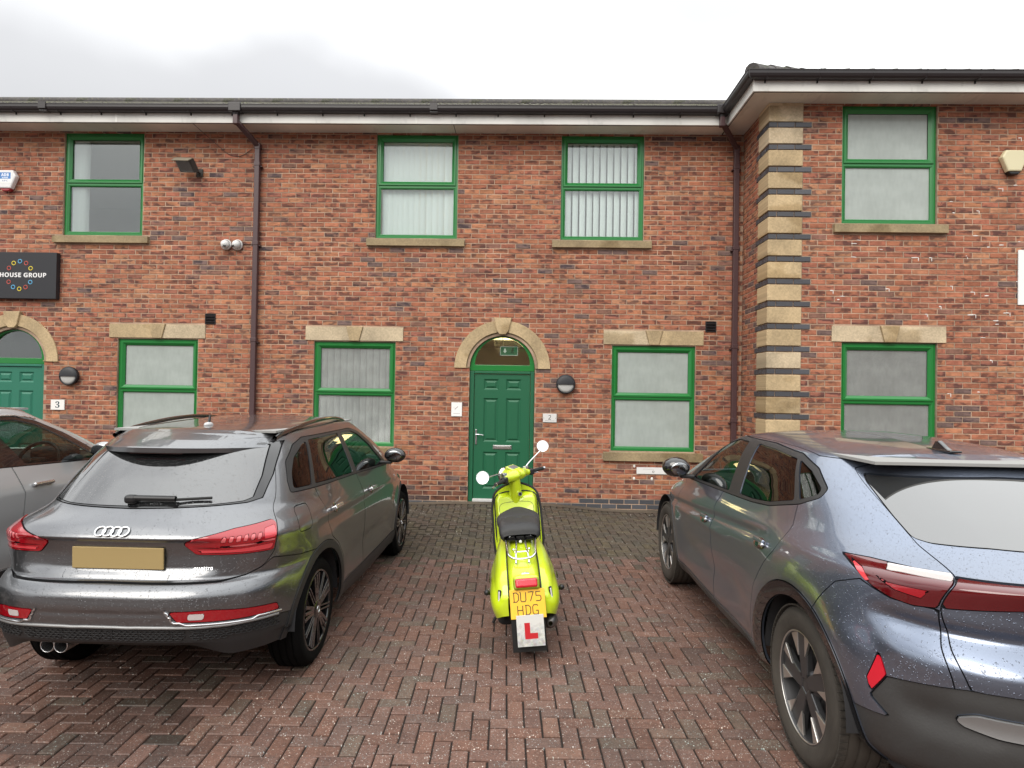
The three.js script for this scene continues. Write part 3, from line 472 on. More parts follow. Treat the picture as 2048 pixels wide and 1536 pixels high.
// ---------- car bodies: stacked plan contours, splined into a shell, then cut into panels ----------
// car axes: X to the right, y up, s forward from the rear axle; the shell is built for X >= 0 and mirrored
function pchip(xs, ys) {
  const n = xs.length, h = [], d = [], m = new Array(n).fill(0);
  for (let i = 0; i + 1 < n; i++) { h[i] = Math.max(1e-9, xs[i + 1] - xs[i]); d[i] = (ys[i + 1] - ys[i]) / h[i]; }
  for (let i = 1; i + 1 < n; i++) if (d[i - 1] * d[i] > 0) { const a = 2 * h[i] + h[i - 1], b = h[i] + 2 * h[i - 1]; m[i] = (a + b) / (a / d[i - 1] + b / d[i]); }
  m[0] = d[0]; m[n - 1] = d[n - 2];
  return (i, t) => { const t2 = t * t, t3 = t2 * t; return (2 * t3 - 3 * t2 + 1) * ys[i] + (t3 - 2 * t2 + t) * h[i] * m[i] + (-2 * t3 + 3 * t2) * ys[i + 1] + (t3 - t2) * h[i] * m[i + 1]; };
}
function carShell(spec) {
  const cols = [], N = spec.cols; // N = [rear, rear side, front side, front]
  const rowPts = spec.rows.map((r) => {
    const half = (E, m, n) => { const a = []; for (let i = 0; i <= 400; i++) { const th = i / 400 * Math.PI / 2, X = r.W * Math.pow(Math.sin(th), 2 / m), s = spec.sm + (E - spec.sm) * Math.pow(Math.cos(th), 2 / n); a.push([X, s]); } return a; };
    const split = (a) => { let k = 1; while (k < 399 && Math.abs(a[k + 1][0] - a[k][0]) > Math.abs(a[k + 1][1] - a[k][1])) k++; return k; };
    const res = (a, n) => { const L = [0]; for (let i = 1; i < a.length; i++) L.push(L[i - 1] + Math.hypot(a[i][0] - a[i - 1][0], a[i][1] - a[i - 1][1])); const o = []; let k = 0; for (let i = 0; i < n; i++) { const t = L[L.length - 1] * i / n; while (k + 2 < L.length && L[k + 1] < t) k++; const f = (t - L[k]) / Math.max(1e-9, L[k + 1] - L[k]); o.push([lerp(a[k][0], a[k + 1][0], f), lerp(a[k][1], a[k + 1][1], f)]); } return o; };
    const A = half(r.R, r.m, r.n), B = half(r.F, r.mf ?? 2.6, r.nf ?? 4), ka = split(A), kb = split(B);
    const p = [...res(A.slice(0, ka + 1), N[0]), ...res(A.slice(ka), N[1]), ...res(B.slice(kb).reverse(), N[2]), ...res(B.slice(0, kb + 1).reverse(), N[3])]; p.push([0, r.F]);
    return p.map(([X, s]) => { const w = s < spec.sm ? lerp(r.y[1], r.y[0], Math.pow(clamp((spec.sm - s) / (spec.sm - r.R)), r.yp ?? 1.6)) : lerp(r.y[1], r.y[2], Math.pow(clamp((s - spec.sm) / (r.F - spec.sm)), r.yq ?? 1.6)); return [X, w, s]; });
  });
  const nc = rowPts[0].length, nr = spec.rows.length;
  const ref = spec.ref ?? 5, U = [0]; for (let i = 1; i < nc; i++) U.push(U[i - 1] + Math.hypot(rowPts[ref][i][0] - rowPts[ref][i - 1][0], rowPts[ref][i][2] - rowPts[ref][i - 1][2]));
  const sub = spec.rows.slice(0, -1).map((r, i) => { const j = [0, N[0], N[0] + N[1]].map((k) => Math.hypot(...[0, 1, 2].map((q) => rowPts[i][k][q] - rowPts[i + 1][k][q]))); return Math.max(2, Math.ceil(Math.max(...j) / (r.step ?? 0.014))); });
  const V = [], grid = [];
  for (let c = 0; c < nc; c++) {
    const col = rowPts.map((r) => r[c]), L = [0]; for (let i = 1; i < nr; i++) L.push(L[i - 1] + Math.max(0.004, Math.hypot(...[0, 1, 2].map((q) => col[i][q] - col[i - 1][q]))));
    const F = [0, 1, 2].map((q) => pchip(L, col.map((p) => p[q]))), line = [];
    for (let i = 0; i + 1 < nr; i++) for (let k = 0; k < sub[i] + (i === nr - 2 ? 1 : 0); k++) { const t = k / sub[i]; line.push(V.length); V.push({ X: F[0](i, t), y: F[1](i, t), s: F[2](i, t), t: c / (nc - 1), U: U[c], v: i + t }); }
    grid.push(line);
  }
  const nv = grid[0].length, normals = () => { for (let c = 0; c < nc; c++) for (let j = 0; j < nv; j++) { const v = V[grid[c][j]]; const at = (a, b) => V[grid[clamp(a, 0, nc - 1)][clamp(b, 0, nv - 1)]]; const p = at(c + 1, j), q = at(c - 1, j), e = at(c, j + 1), f = at(c, j - 1); const a = [p.X - q.X, p.y - q.y, p.s - q.s], b = [e.X - f.X, e.y - f.y, e.s - f.s]; let n = [a[1] * b[2] - a[2] * b[1], a[2] * b[0] - a[0] * b[2], a[0] * b[1] - a[1] * b[0]]; if (c === 0 || c === nc - 1) n[0] = 0; const l = Math.hypot(...n) || 1; v.n = n.map((z) => -z / l); } };
  normals();
  // outward check on a mid-side vertex
  const mid = V[grid[N[0] + N[1]][Math.floor(nv * 0.3)]]; if (mid.n[0] < 0) for (const v of V) v.n = v.n.map((z) => -z);
  const flip = mid.n[0] < 0;
  if (spec.disp) { const sg = V.map((v) => spec.disp(v)); V.forEach((v, i) => { const d = sg[i]; if (Array.isArray(d)) { v.X += d[0]; v.y += d[1]; v.s += d[2]; } else if (d) { v.X = Math.max(0, v.X + v.n[0] * d); v.y += v.n[1] * d; v.s += v.n[2] * d; } }); const old = V.map((v) => v.n); normals(); V.forEach((v, i) => { if (v.n[0] * old[i][0] + v.n[1] * old[i][1] + v.n[2] * old[i][2] < 0) v.n = v.n.map((z) => -z); }); }
  const T = []; for (let c = 0; c + 1 < nc; c++) for (let j = 0; j + 1 < nv; j++) { const a = grid[c][j], b = grid[c + 1][j], d = grid[c + 1][j + 1], e = grid[c][j + 1]; T.push([a, b, d], [a, d, e]); }
  return { V, T, grid, U };
}
const coordsOf = { uy: (v) => [v.U, v.y], sy: (v) => [v.s, v.y], xy: (v) => [v.X, v.y], xs: (v) => [v.X, v.s] };
function sdPoly(P) { // signed distance to a polygon, negative inside
  return (x, y) => { let d = 1e9, inside = false; for (let i = 0, j = P.length - 1; i < P.length; j = i++) { const [ax, ay] = P[j], [bx, by] = P[i], ex = bx - ax, ey = by - ay, wx = x - ax, wy = y - ay, t = clamp((wx * ex + wy * ey) / (ex * ex + ey * ey)); d = Math.min(d, Math.hypot(wx - ex * t, wy - ey * t)); if ((ay > y) !== (by > y) && x < (bx - ax) * (y - ay) / (by - ay) + ax) inside = !inside; } return inside ? -d : d; };
}
// rounded polygon corners
function roundPoly(P, r) { const o = []; P.forEach((p, i) => { const a = P[(i + P.length - 1) % P.length], b = P[(i + 1) % P.length], rr = Array.isArray(r) ? r[i] : r, la = Math.hypot(a[0] - p[0], a[1] - p[1]), lb = Math.hypot(b[0] - p[0], b[1] - p[1]), q = Math.min(rr, la * 0.49, lb * 0.49); if (q < 1e-4) { o.push(p); return; } const A = [p[0] + (a[0] - p[0]) / la * q, p[1] + (a[1] - p[1]) / la * q], B = [p[0] + (b[0] - p[0]) / lb * q, p[1] + (b[1] - p[1]) / lb * q]; for (let k = 0; k <= 5; k++) { const t = k / 5, u = 1 - t; o.push([u * u * A[0] + 2 * u * t * p[0] + t * t * B[0], u * u * A[1] + 2 * u * t * p[1] + t * t * B[1]]); } }); return o; }
// split a triangle set by a scalar field per vertex; returns what lies below / above the cut and the cut edges
function cutSet(V, T, field, lo, hi) {
  const cache = new Map(), F = (i) => { let f = cache.get(i); if (f === undefined) { f = field(V[i]); cache.set(i, f); } return f; };
  const run = (level, keepBelow) => {
    const out = [], edges = [], em = new Map();
    const mid = (i, j) => { const k = i < j ? i * 4194304 + j : j * 4194304 + i; let m = em.get(k); if (m === undefined) { const a = V[i], b = V[j], fa = F(i), fb = F(j), t = clamp((level - fa) / (fb - fa), 0.0001, 0.9999), n = [0, 1, 2].map((q) => lerp(a.n[q], b.n[q], t)), l = Math.hypot(...n); m = V.length; V.push({ X: lerp(a.X, b.X, t), y: lerp(a.y, b.y, t), s: lerp(a.s, b.s, t), t: lerp(a.t, b.t, t), U: lerp(a.U, b.U, t), v: lerp(a.v, b.v, t), n: n.map((z) => z / l) }); cache.set(m, level); em.set(k, m); } return m; };
    for (const t of T) {
      const k = t.map((i) => (keepBelow ? F(i) < level : F(i) >= level)), c = k[0] + k[1] + k[2];
      if (c === 3) { out.push(t); continue; } if (c === 0) continue;
      for (let r = 0; r < 3; r++) { const [a, b, d] = [t[r], t[(r + 1) % 3], t[(r + 2) % 3]], ka = k[r], kb = k[(r + 1) % 3], kd = k[(r + 2) % 3];
        if (c === 1 && ka) { const p = mid(a, b), q = mid(a, d); out.push([a, p, q]); edges.push([p, q]); break; }
        if (c === 2 && !ka) { const p = mid(a, b), q = mid(a, d); out.push([p, b, d], [p, d, q]); edges.push([q, p]); break; } }
    }
    return [out, edges];
  };
  const [inside, ein] = run(lo, true), [outside, eout] = run(hi, false);
  return { inside, ein, outside, eout };
}
function emit(V, T, edges, off, rim, signs, uvScale = 1) { // geometry with mirrored copies as asked
  const pos = [], nor = [], uv = [];
  for (const sg of signs) {
    const put = (v, o) => { pos.push(sg * (v.X + v.n[0] * o), v.y + v.n[1] * o, -(v.s + v.n[2] * o)); };
    const nn = (n) => nor.push(sg * n[0], n[1], -n[2]);
    for (const t of T) { const a = V[t[0]], b = V[t[1]], c = V[t[2]]; // orient by normal
      const e = [b.X - a.X, b.y - a.y, b.s - a.s], f = [c.X - a.X, c.y - a.y, c.s - a.s], g = [e[1] * f[2] - e[2] * f[1], e[2] * f[0] - e[0] * f[2], e[0] * f[1] - e[1] * f[0]];
      let o = (g[0] * a.n[0] + g[1] * a.n[1] + g[2] * a.n[2]) > 0 ? [a, b, c] : [a, c, b]; if (sg > 0) o = [o[0], o[2], o[1]];
      for (const v of o) { put(v, off); nn(v.n); uv.push(v.U * sg * uvScale, (Math.abs(v.n[1]) > 0.6 ? -v.s : v.y) * uvScale); } }
    if (rim) for (const [i, j] of edges) { const a = V[i], b = V[j]; const q = [[a, off], [b, off], [b, off - rim], [a, off], [b, off - rim], [a, off - rim]]; const base = pos.length / 3; for (const [v, o] of q) put(v, o); const p = (k) => [pos[(base + k) * 3], pos[(base + k) * 3 + 1], pos[(base + k) * 3 + 2]], A = p(0), B = p(1), C = p(2), e = [B[0] - A[0], B[1] - A[1], B[2] - A[2]], f = [C[0] - A[0], C[1] - A[1], C[2] - A[2]], n = [e[1] * f[2] - e[2] * f[1], e[2] * f[0] - e[0] * f[2], e[0] * f[1] - e[1] * f[0]], l = Math.hypot(...n) || 1; for (let k = 0; k < 6; k++) { nor.push(n[0] / l, n[1] / l, n[2] / l); uv.push(0, 0); } }
  }
  const g = new THREE.BufferGeometry(); g.setAttribute('position', new THREE.Float32BufferAttribute(pos, 3)); g.setAttribute('normal', new THREE.Float32BufferAttribute(nor, 3)); g.setAttribute('uv', new THREE.Float32BufferAttribute(uv, 2)); return g;
}
// panels: [{name, c:'sy', poly | field, r, gap, off, rim, mat, pair, cut, when, label, parent}]
function carBody(car, spec) {
  const sh = carShell(spec), V = sh.V; let T = sh.T, body = []; const parts = {};
  for (const p of spec.panels) {
    const P = p.poly ? (p.r ? roundPoly(p.poly, p.r) : p.poly) : null, sd = P ? sdPoly(P) : null, co = coordsOf[p.c || 'sy'];
    const field = p.field || ((v) => { let d = sd(...co(v)); if (p.when) d = Math.max(d, p.when(v)); return d; });
    const g = p.gap ?? 0.0025, r = cutSet(V, T, field, -g, g);
    body = body.concat(); T = r.outside; parts._edges = (parts._edges || []).concat(r.eout);
    if (p.cut) continue;
    const signs = p.pair ? [[1], [-1]] : [[1, -1]];
    for (const s of signs) { const par = p.parent ? parts[p.parent + s[0]] ?? parts[p.parent + '1'] : car; const m = mesh(p.name, emit(V, r.inside, r.ein, p.off ?? 0, p.rim ?? 0.012, s), p.mat, par); if (p.label) m.userData.label = p.label; parts[p.key ? p.key + s[0] : p.name + s[0]] = m; }
  }
  mesh('body', emit(V, T, parts._edges, 0, 0.012, [1, -1]), spec.paint, car);
  // dark inner shell behind the gaps, open at the windows and arches
  let L = sh.T; for (const p of spec.panels) if (p.glass || p.cut) { const P = p.poly ? (p.r ? roundPoly(p.poly, p.r) : p.poly) : null, sd = P ? sdPoly(P) : null, co = coordsOf[p.c || 'sy']; const field = p.field || ((v) => { let d = sd(...co(v)); if (p.when) d = Math.max(d, p.when(v)); return d; }); L = cutSet(V, L, field, 0.01, 0.01).outside; }
  mesh('inner_shell', emit(V, L, [], -0.016, 0, [1, -1]), M.dark, car);
  return { sh, parts };
}
// a point on the shell nearest to given (coordinate pair); used to seat handles, badges and trims
function seat(sh, c, a, b, when) { let best = null, bd = 1e9; const co = coordsOf[c]; for (const v of sh.V) { if (when && when(v) > 0) continue; const [p, q] = co(v), d = (p - a) ** 2 + (q - b) ** 2; if (d < bd) { bd = d; best = v; } } return best; }
const toLocal = (v, off = 0, sg = 1) => [sg * (v.X + v.n[0] * off), v.y + v.n[1] * off, -(v.s + v.n[2] * off)];
function frameAt(o, v, off, sg, spin = 0) { // place an object so its +z looks along the surface normal
  const n = new THREE.Vector3(sg * v.n[0], v.n[1], -v.n[2]), up = new THREE.Vector3(0, 1, 0), x = up.clone().cross(n).normalize(), y = n.clone().cross(x); o.position.set(...toLocal(v, off, sg)); o.quaternion.setFromRotationMatrix(new THREE.Matrix4().makeBasis(x, y, n)); if (spin) o.rotateZ(spin); return o;
}
function ribbon(sh, c, pts, w, off, when, signs = [1, -1], thick = 0.006) { // raised trim strip following the shell
  const P = []; for (let i = 0; i + 1 < pts.length; i++) for (let k = 0; k < 8; k++) P.push([lerp(pts[i][0], pts[i + 1][0], k / 8), lerp(pts[i][1], pts[i + 1][1], k / 8)]); P.push(pts[pts.length - 1]);
  const vs = P.map(([a, b]) => seat(sh, c, a, b, when)); const gs = [];
  for (const sg of signs) { const pl = vs.map((v) => toLocal(v, off, sg)).filter((p, i, a) => !i || Math.hypot(p[0] - a[i - 1][0], p[1] - a[i - 1][1], p[2] - a[i - 1][2]) > 0.004); if (pl.length > 1) { const g = tube(pl, w / 2, pl.length * 2, 6); gs.push(g); } }
  return merge(gs);
}
// wheels: axle along x, outer face towards +x
function lathe(prof, seg = 64) { const g = new THREE.LatheGeometry(prof.map(([x, r]) => new THREE.Vector2(r, x)), seg); g.rotateZ(-Math.PI / 2); return g; }
function tyreGeo(r, w, rr) { // outer radius, width, rim radius
  const h = w / 2, p = [[h - 0.02, rr - 0.005], [h - 0.006, rr + 0.012], [h, rr + (r - rr) * 0.45], [h - 0.005, rr + (r - rr) * 0.68], [h - 0.014, r - 0.028], [h - 0.028, r - 0.012], [h - 0.048, r - 0.003]];
  const tread = []; for (const x of [0.3, 0.1, -0.1, -0.3]) tread.push([w * x + 0.006, r], [w * x + 0.004, r - 0.007], [w * x - 0.004, r - 0.007], [w * x - 0.006, r]);
  const q = p.map(([a, b]) => [-a, b]).reverse(); return lathe([...p, ...tread, ...q], 72);
}
function treadBlocks(r, w, n) { const gs = []; for (let i = 0; i < n; i++) for (const s of [-1, 1]) { const a = i / n * Math.PI * 2, g = new THREE.BoxGeometry(0.035, 0.008, 0.028); g.translate(s * (w / 2 - 0.03), r - 0.003, 0); g.rotateX(a + (s > 0 ? 0.5 / n : 0)); gs.push(g); } return merge(gs); }
function housing(sg, r, x0, x1, y, s) { return merge([gridSurf(24, 2, (u, v) => { const a = u * Math.PI; return [sg * lerp(x0, x1, v), y + r * Math.sin(a), -s + r * Math.cos(a)]; }), box(sg * x0 - 0.01, sg * x0 + 0.01, y - 0.12, y + r, -s - r, -s + r)]); }
// ---------- car shapes ----------
const rowsA = [ // grey estate-type SUV: y = [rear, middle, front]
  { y: [0.36, 0.24, 0.24], W: 0.845, R: -0.815, F: 3.45, m: 3.8, n: 7 },
  { y: [0.455, 0.31, 0.32], W: 0.868, R: -0.855, F: 3.52, m: 3.6, n: 7 },
  { y: [0.585, 0.42, 0.45], W: 0.880, R: -0.885, F: 3.56, m: 3.4, n: 7 },
  { y: [0.66, 0.52, 0.55], W: 0.886, R: -0.895, F: 3.57, m: 3.3, n: 7 },
  { y: [0.70, 0.60, 0.60], W: 0.888, R: -0.89, F: 3.57, m: 3.3, n: 7 },
  { y: [0.755, 0.68, 0.66], W: 0.888, R: -0.845, F: 3.56, m: 3.2, n: 7 },
  { y: [0.775, 0.72, 0.70], W: 0.888, R: -0.80, F: 3.55, m: 3.2, n: 7 },
  { y: [0.88, 0.82, 0.76], W: 0.888, R: -0.785, F: 3.52, m: 3.2, n: 8 },
  { y: [0.985, 0.905, 0.82], W: 0.887, R: -0.805, F: 3.45, m: 3.2, n: 8 },
  { y: [1.03, 0.95, 0.86], W: 0.876, R: -0.775, F: 3.35, m: 3.1, n: 7 },
  { y: [1.13, 1.035, 0.93], W: 0.845, R: -0.66, F: 3.2, m: 2.6, n: 4.6 },
  { y: [1.17, 1.075, 1.06], W: 0.828, R: -0.62, F: 2.8, m: 2.6, n: 4.6, nf: 7 },
  { y: [1.30, 1.27, 1.26], W: 0.745, R: -0.50, F: 2.4, m: 2.5, n: 4.8, nf: 7 },
  { y: [1.435, 1.455, 1.45], W: 0.645, R: -0.355, F: 1.95, m: 2.5, n: 5, nf: 6 },
  { y: [1.495, 1.53, 1.51], W: 0.575, R: -0.27, F: 1.8, m: 2.5, n: 5, nf: 6 },
  { y: [1.525, 1.566, 1.535], W: 0.45, R: -0.2, F: 1.4, m: 2.5, n: 5 },
  { y: [1.54, 1.582, 1.545], W: 0.22, R: -0.1, F: 1.3, m: 2.5, n: 5 },
  { y: [1.545, 1.585, 1.55], W: 0.002, R: -0.05, F: 1.27, m: 2.5, n: 5 },
];
const rowsB = [ // blue-grey coupe SUV
  { y: [0.30, 0.22, 0.24], W: 0.80, R: -0.72, F: 3.62, m: 4, n: 7 },
  { y: [0.42, 0.29, 0.32], W: 0.885, R: -0.86, F: 3.70, m: 3.6, n: 7 },
  { y: [0.56, 0.42, 0.44], W: 0.915, R: -0.905, F: 3.74, m: 3.4, n: 7 },
  { y: [0.66, 0.54, 0.54], W: 0.925, R: -0.91, F: 3.74, m: 3.3, n: 7 },
  { y: [0.76, 0.66, 0.62], W: 0.928, R: -0.90, F: 3.73, m: 3.3, n: 7 },
  { y: [0.88, 0.76, 0.70], W: 0.925, R: -0.85, F: 3.70, m: 3.2, n: 7 },
  { y: [0.99, 0.88, 0.79], W: 0.918, R: -0.845, F: 3.62, m: 3.1, n: 7 },
  { y: [1.085, 0.945, 0.84], W: 0.90, R: -0.872, F: 3.5, m: 3.0, n: 6.5 },
  { y: [1.108, 1.0, 0.90], W: 0.876, R: -0.80, F: 3.3, m: 2.8, n: 5.2 },
  { y: [1.155, 1.04, 1.03], W: 0.85, R: -0.66, F: 2.95, m: 2.6, n: 4.6, nf: 7 },
  { y: [1.262, 1.21, 1.20], W: 0.775, R: -0.375, F: 2.5, m: 2.5, n: 4.6, nf: 7 },
  { y: [1.388, 1.375, 1.37], W: 0.69, R: -0.045, F: 2.05, m: 2.5, n: 4.6, nf: 6 },
  { y: [1.432, 1.455, 1.43], W: 0.62, R: 0.075, F: 1.88, m: 2.5, n: 4.8, nf: 6 },
  { y: [1.452, 1.503, 1.465], W: 0.48, R: 0.17, F: 1.75, m: 2.5, n: 5 },
  { y: [1.468, 1.524, 1.48], W: 0.24, R: 0.24, F: 1.6, m: 2.5, n: 5 },
  { y: [1.473, 1.528, 1.485], W: 0.002, R: 0.28, F: 1.5, m: 2.5, n: 5 },
];
const carA = { x: -2.23, y: -0.06, z: 5.15, wb: 2.70, tyreOut: 0.865 };
const carB = { x: 2.23, y: 0, z: 6.21, wb: 2.81, tyreOut: 0.905 };
const specA = { rows: rowsA, sm: 1.2, cols: [48, 130, 100, 16], ref: 8 };
const specB = { rows: rowsB, sm: 1.3, cols: [40, 150, 110, 16], ref: 6 };
// ---------- car materials ----------
const dropBump = dtex(1024, 1024, (() => { // rain beads, tile 0.5 m
  const R = rng(5), n = 1024, h = new Float32Array(n * n); for (let i = 0; i < 1700; i++) { const x = R() * n, y = R() * n, r = 2.2 + 5.2 * R() * R() * R(); for (let a = -9; a <= 9; a++) for (let b = -9; b <= 9; b++) { const d = Math.hypot(a, b) / r; if (d < 1) { const k = (((Math.floor(y) + b + n) % n) * n) + (Math.floor(x) + a + n) % n; h[k] = Math.max(h[k], Math.sqrt(1 - d * d) * r / 7.4); } } }
  return (u, v, i, j) => h[j * n + i];
})(), false, 1.7);
const smudge = dtex(512, 512, (u, v) => [0, 0.55 + 0.45 * sstep(0.35, 0.7, fbm(u * 6, v * 6, 161, 4, 6)), 0], false, 1.2);
const paint = (c, wet, o = {}) => phys(c, 0.3, { metalness: 0.88, clearcoat: 1, clearcoatRoughness: 0.04, ...(wet ? { bumpMap: dropBump, bumpScale: 0.003 } : {}), ...o });
const C = {
  mirror: phys(lin(0.3, 0.31, 0.32), 0.04, { metalness: 1 }),
  glassDark: phys(lin(0.045, 0.048, 0.05), 0.0, { transmission: 1, thickness: 0, ior: 1.5 }),
  glassTint: phys(lin(0.42, 0.50, 0.46), 0.0, { transmission: 1, thickness: 0, ior: 1.5 }),
  glassRear: phys(lin(0.02, 0.021, 0.022), 0.05, { ior: 2.25, clearcoat: 1, clearcoatRoughness: 0.02, bumpMap: dropBump, bumpScale: 0.003 }),
  glassRearDry: phys(lin(0.02, 0.021, 0.022), 0.03, { clearcoat: 1, clearcoatRoughness: 0.0, ior: 2.33 }),
  lens: phys(lin(0.34, 0.005, 0.012), 0.1, { clearcoat: 1, clearcoatRoughness: 0.02 }), lensDeep: phys(lin(0.10, 0.003, 0.005), 0.1, { clearcoat: 1, clearcoatRoughness: 0.02 }),
  lensLit: phys(lin(0.72, 0.06, 0.075), 0.12, { clearcoat: 1 }), lensPale: phys(lin(0.68, 0.13, 0.14), 0.15, { clearcoat: 1 }), lensClear: phys(lin(0.6, 0.55, 0.54), 0.12, { clearcoat: 1 }), reflector: phys(lin(0.62, 0.012, 0.03), 0.2, { clearcoat: 0.6 }),
  plastic: std(lin(0.022, 0.022, 0.023), 0.5, { bumpMap: grain, bumpScale: 0.0004 }), gloss: phys(lin(0.008, 0.008, 0.009), 0.08, { clearcoat: 1 }),
  dirty: std(lin(0.045, 0.044, 0.043), 0.72, { roughnessMap: smudge, bumpMap: grain, bumpScale: 0.0005 }),
  tyre: phys(lin(0.0055, 0.0055, 0.0055), 0.85, { specularIntensity: 0.15, bumpMap: grain, bumpScale: 0.0008 }), tyreDusty: std(lin(0.075, 0.069, 0.06), 0.85, { map: mortarMap, bumpMap: grain, bumpScale: 0.001 }),
  rimBlack: phys(lin(0.014, 0.014, 0.015), 0.16, { clearcoat: 1, metalness: 0.3 }), rimGrey: phys(lin(0.075, 0.075, 0.078), 0.35, { metalness: 0.6 }), rimBright: phys(lin(0.62, 0.6, 0.57), 0.3, { metalness: 0.9 }),
  trimGrey: phys(lin(0.30, 0.30, 0.30), 0.45, { metalness: 0.5 }), silver: phys(lin(0.72, 0.73, 0.74), 0.22, { metalness: 0.95 }), cloth: std(lin(0.03, 0.03, 0.032), 0.9), plate: std(lin(0.37, 0.27, 0.115), 0.6),
};
const rearW = (v) => (v.t - 0.36) * 2, frontW = (v) => (0.8 - v.t) * 2, sideW = (v) => Math.max(0.45 - v.X, (v.t - 0.97) * 3, (0.13 - v.t) * 3);
const ringF = (s0, y0, r) => (v) => Math.max(Math.hypot(v.s - s0, v.y - y0) - r, 0.5 - v.X);
const { TextGeometry } = await import('three/addons/geometries/TextGeometry.js');
const font = await new FontLoader().loadAsync('fonts/droid/droid_sans_bold.typeface.json');
const fontR = await new FontLoader().loadAsync('fonts/droid/droid_sans_regular.typeface.json');
const text = (s, size, depth = 0.002, f = font) => { const g = new TextGeometry(s, { font: f, size, depth, curveSegments: 5, bevelEnabled: false }); g.computeBoundingBox(); const b = g.boundingBox; return g.translate(-(b.min.x + b.max.x) / 2, -(b.min.y + b.max.y) / 2, 0); };

function cabin(car, wb, belt, roof, wHalf, rhd = 1) {
  const dk = C.cloth, g = grp('cabin', car);
  mesh('cabin_floor', box(-wHalf + 0.1, wHalf - 0.1, 0.32, 0.38, -2.9, 0.35), M.dark, g);
  mesh('rear_seat', merge([box(-0.6, 0.6, 0.42, 0.6, -0.95, -0.45, 0.06), new RoundedBoxGeometry(1.2, 0.6, 0.14, 3, 0.05).rotateX(0.3).translate(0, 0.85, -0.32), ...[-0.4, 0.4].map((x) => new RoundedBoxGeometry(0.24, 0.14, 0.1, 3, 0.04).translate(x, 1.2, -0.22))]), dk, g);
  for (const x of [-0.37, 0.37]) mesh('front_seat', merge([new RoundedBoxGeometry(0.5, 0.16, 0.52, 3, 0.06).translate(x, 0.55, -1.75), new RoundedBoxGeometry(0.48, 0.62, 0.14, 3, 0.06).rotateX(0.22).translate(x, 0.86, -1.42), new RoundedBoxGeometry(0.26, 0.17, 0.1, 3, 0.045).rotateX(0.15).translate(x, 1.25, -1.32)]), dk, g);
  mesh('dashboard', merge([new RoundedBoxGeometry(wHalf * 1.72, 0.22, 0.5, 3, 0.08).translate(0, belt - 0.12, -2.45), new RoundedBoxGeometry(0.36, 0.12, 0.2, 3, 0.05).translate(0.37 * rhd, belt - 0.0, -2.28)]), std(lin(0.018, 0.018, 0.02), 0.6), g);
  const sw = mesh('steering_wheel', merge([new THREE.TorusGeometry(0.185, 0.016, 8, 40), new RoundedBoxGeometry(0.13, 0.09, 0.03, 2, 0.012), box(-0.18, 0.18, -0.014, 0.014, -0.008, 0.008)]), std(lin(0.02, 0.02, 0.02), 0.45), g); sw.position.set(0.37 * rhd, belt - 0.06, -2.08); sw.rotation.x = -0.42;
  mesh('rear_view_mirror', new RoundedBoxGeometry(0.22, 0.065, 0.03, 2, 0.02).translate(0, roof - 0.17, -1.95), M.black, g);
  mesh('headlining', box(-0.55, 0.55, roof - 0.065, roof - 0.05, -1.75, 0.0), std(lin(0.3, 0.3, 0.29), 0.9), g);
}
function spoiler(car, sh, P, half, sl, st, yt, th) { // blade growing out of the roof's rear edge
  const n = 41, top = [], low = [], up = (v) => 1.33 - v.y;
  const ring = (i) => { const x = lerp(-half, half, i / (n - 1)), k = Math.abs(x / half), a = seat(sh, 'xs', Math.abs(x), sl(k) + 0.03, up), b = seat(sh, 'xs', Math.abs(x), sl(k), up), y = yt(k), s = st(k); return [[x, a.y - 0.002, -(sl(k) + 0.03)], [x, b.y + 0.004, -sl(k)], [x, lerp(b.y, y, 0.62) + 0.006, -lerp(sl(k), s, 0.62)], [x, y + 0.003, -(s + 0.012)], [x, y - 0.002, -s], [x, y - th, -(s + 0.004)], [x, y - th - 0.006, -(s + 0.03)], [x, y - th - 0.004, -(sl(k) + 0.02)]]; };
  for (let i = 0; i + 1 < n; i++) { const a = ring(i), b = ring(i + 1); for (let k = 0; k + 1 < a.length; k++) (k < 5 ? top : low).push(...a[k], ...a[k + 1], ...b[k + 1], ...a[k], ...b[k + 1], ...b[k]); }
  for (const i of [0, n - 1]) { const a = ring(i); for (let k = 1; k + 1 < a.length; k++) top.push(...a[0], ...a[k], ...a[k + 1]); }
  const G = (pos) => { const g = new THREE.BufferGeometry(); g.setAttribute('position', new THREE.Float32BufferAttribute(pos, 3)); g.computeVertexNormals(); return uvXY(g, 1, 0, 0, 0, 2); };
  const m = mesh('roof_spoiler', G(top), P, car); mesh('spoiler_underside', G(low), C.plastic, m); return m;
}
function wheelOn(car, name, x, y, s, sg, build) { const w = grp(name, car); build(w); w.position.set(sg * x, y, -s); if (sg < 0) w.rotation.y = Math.PI; return w; }

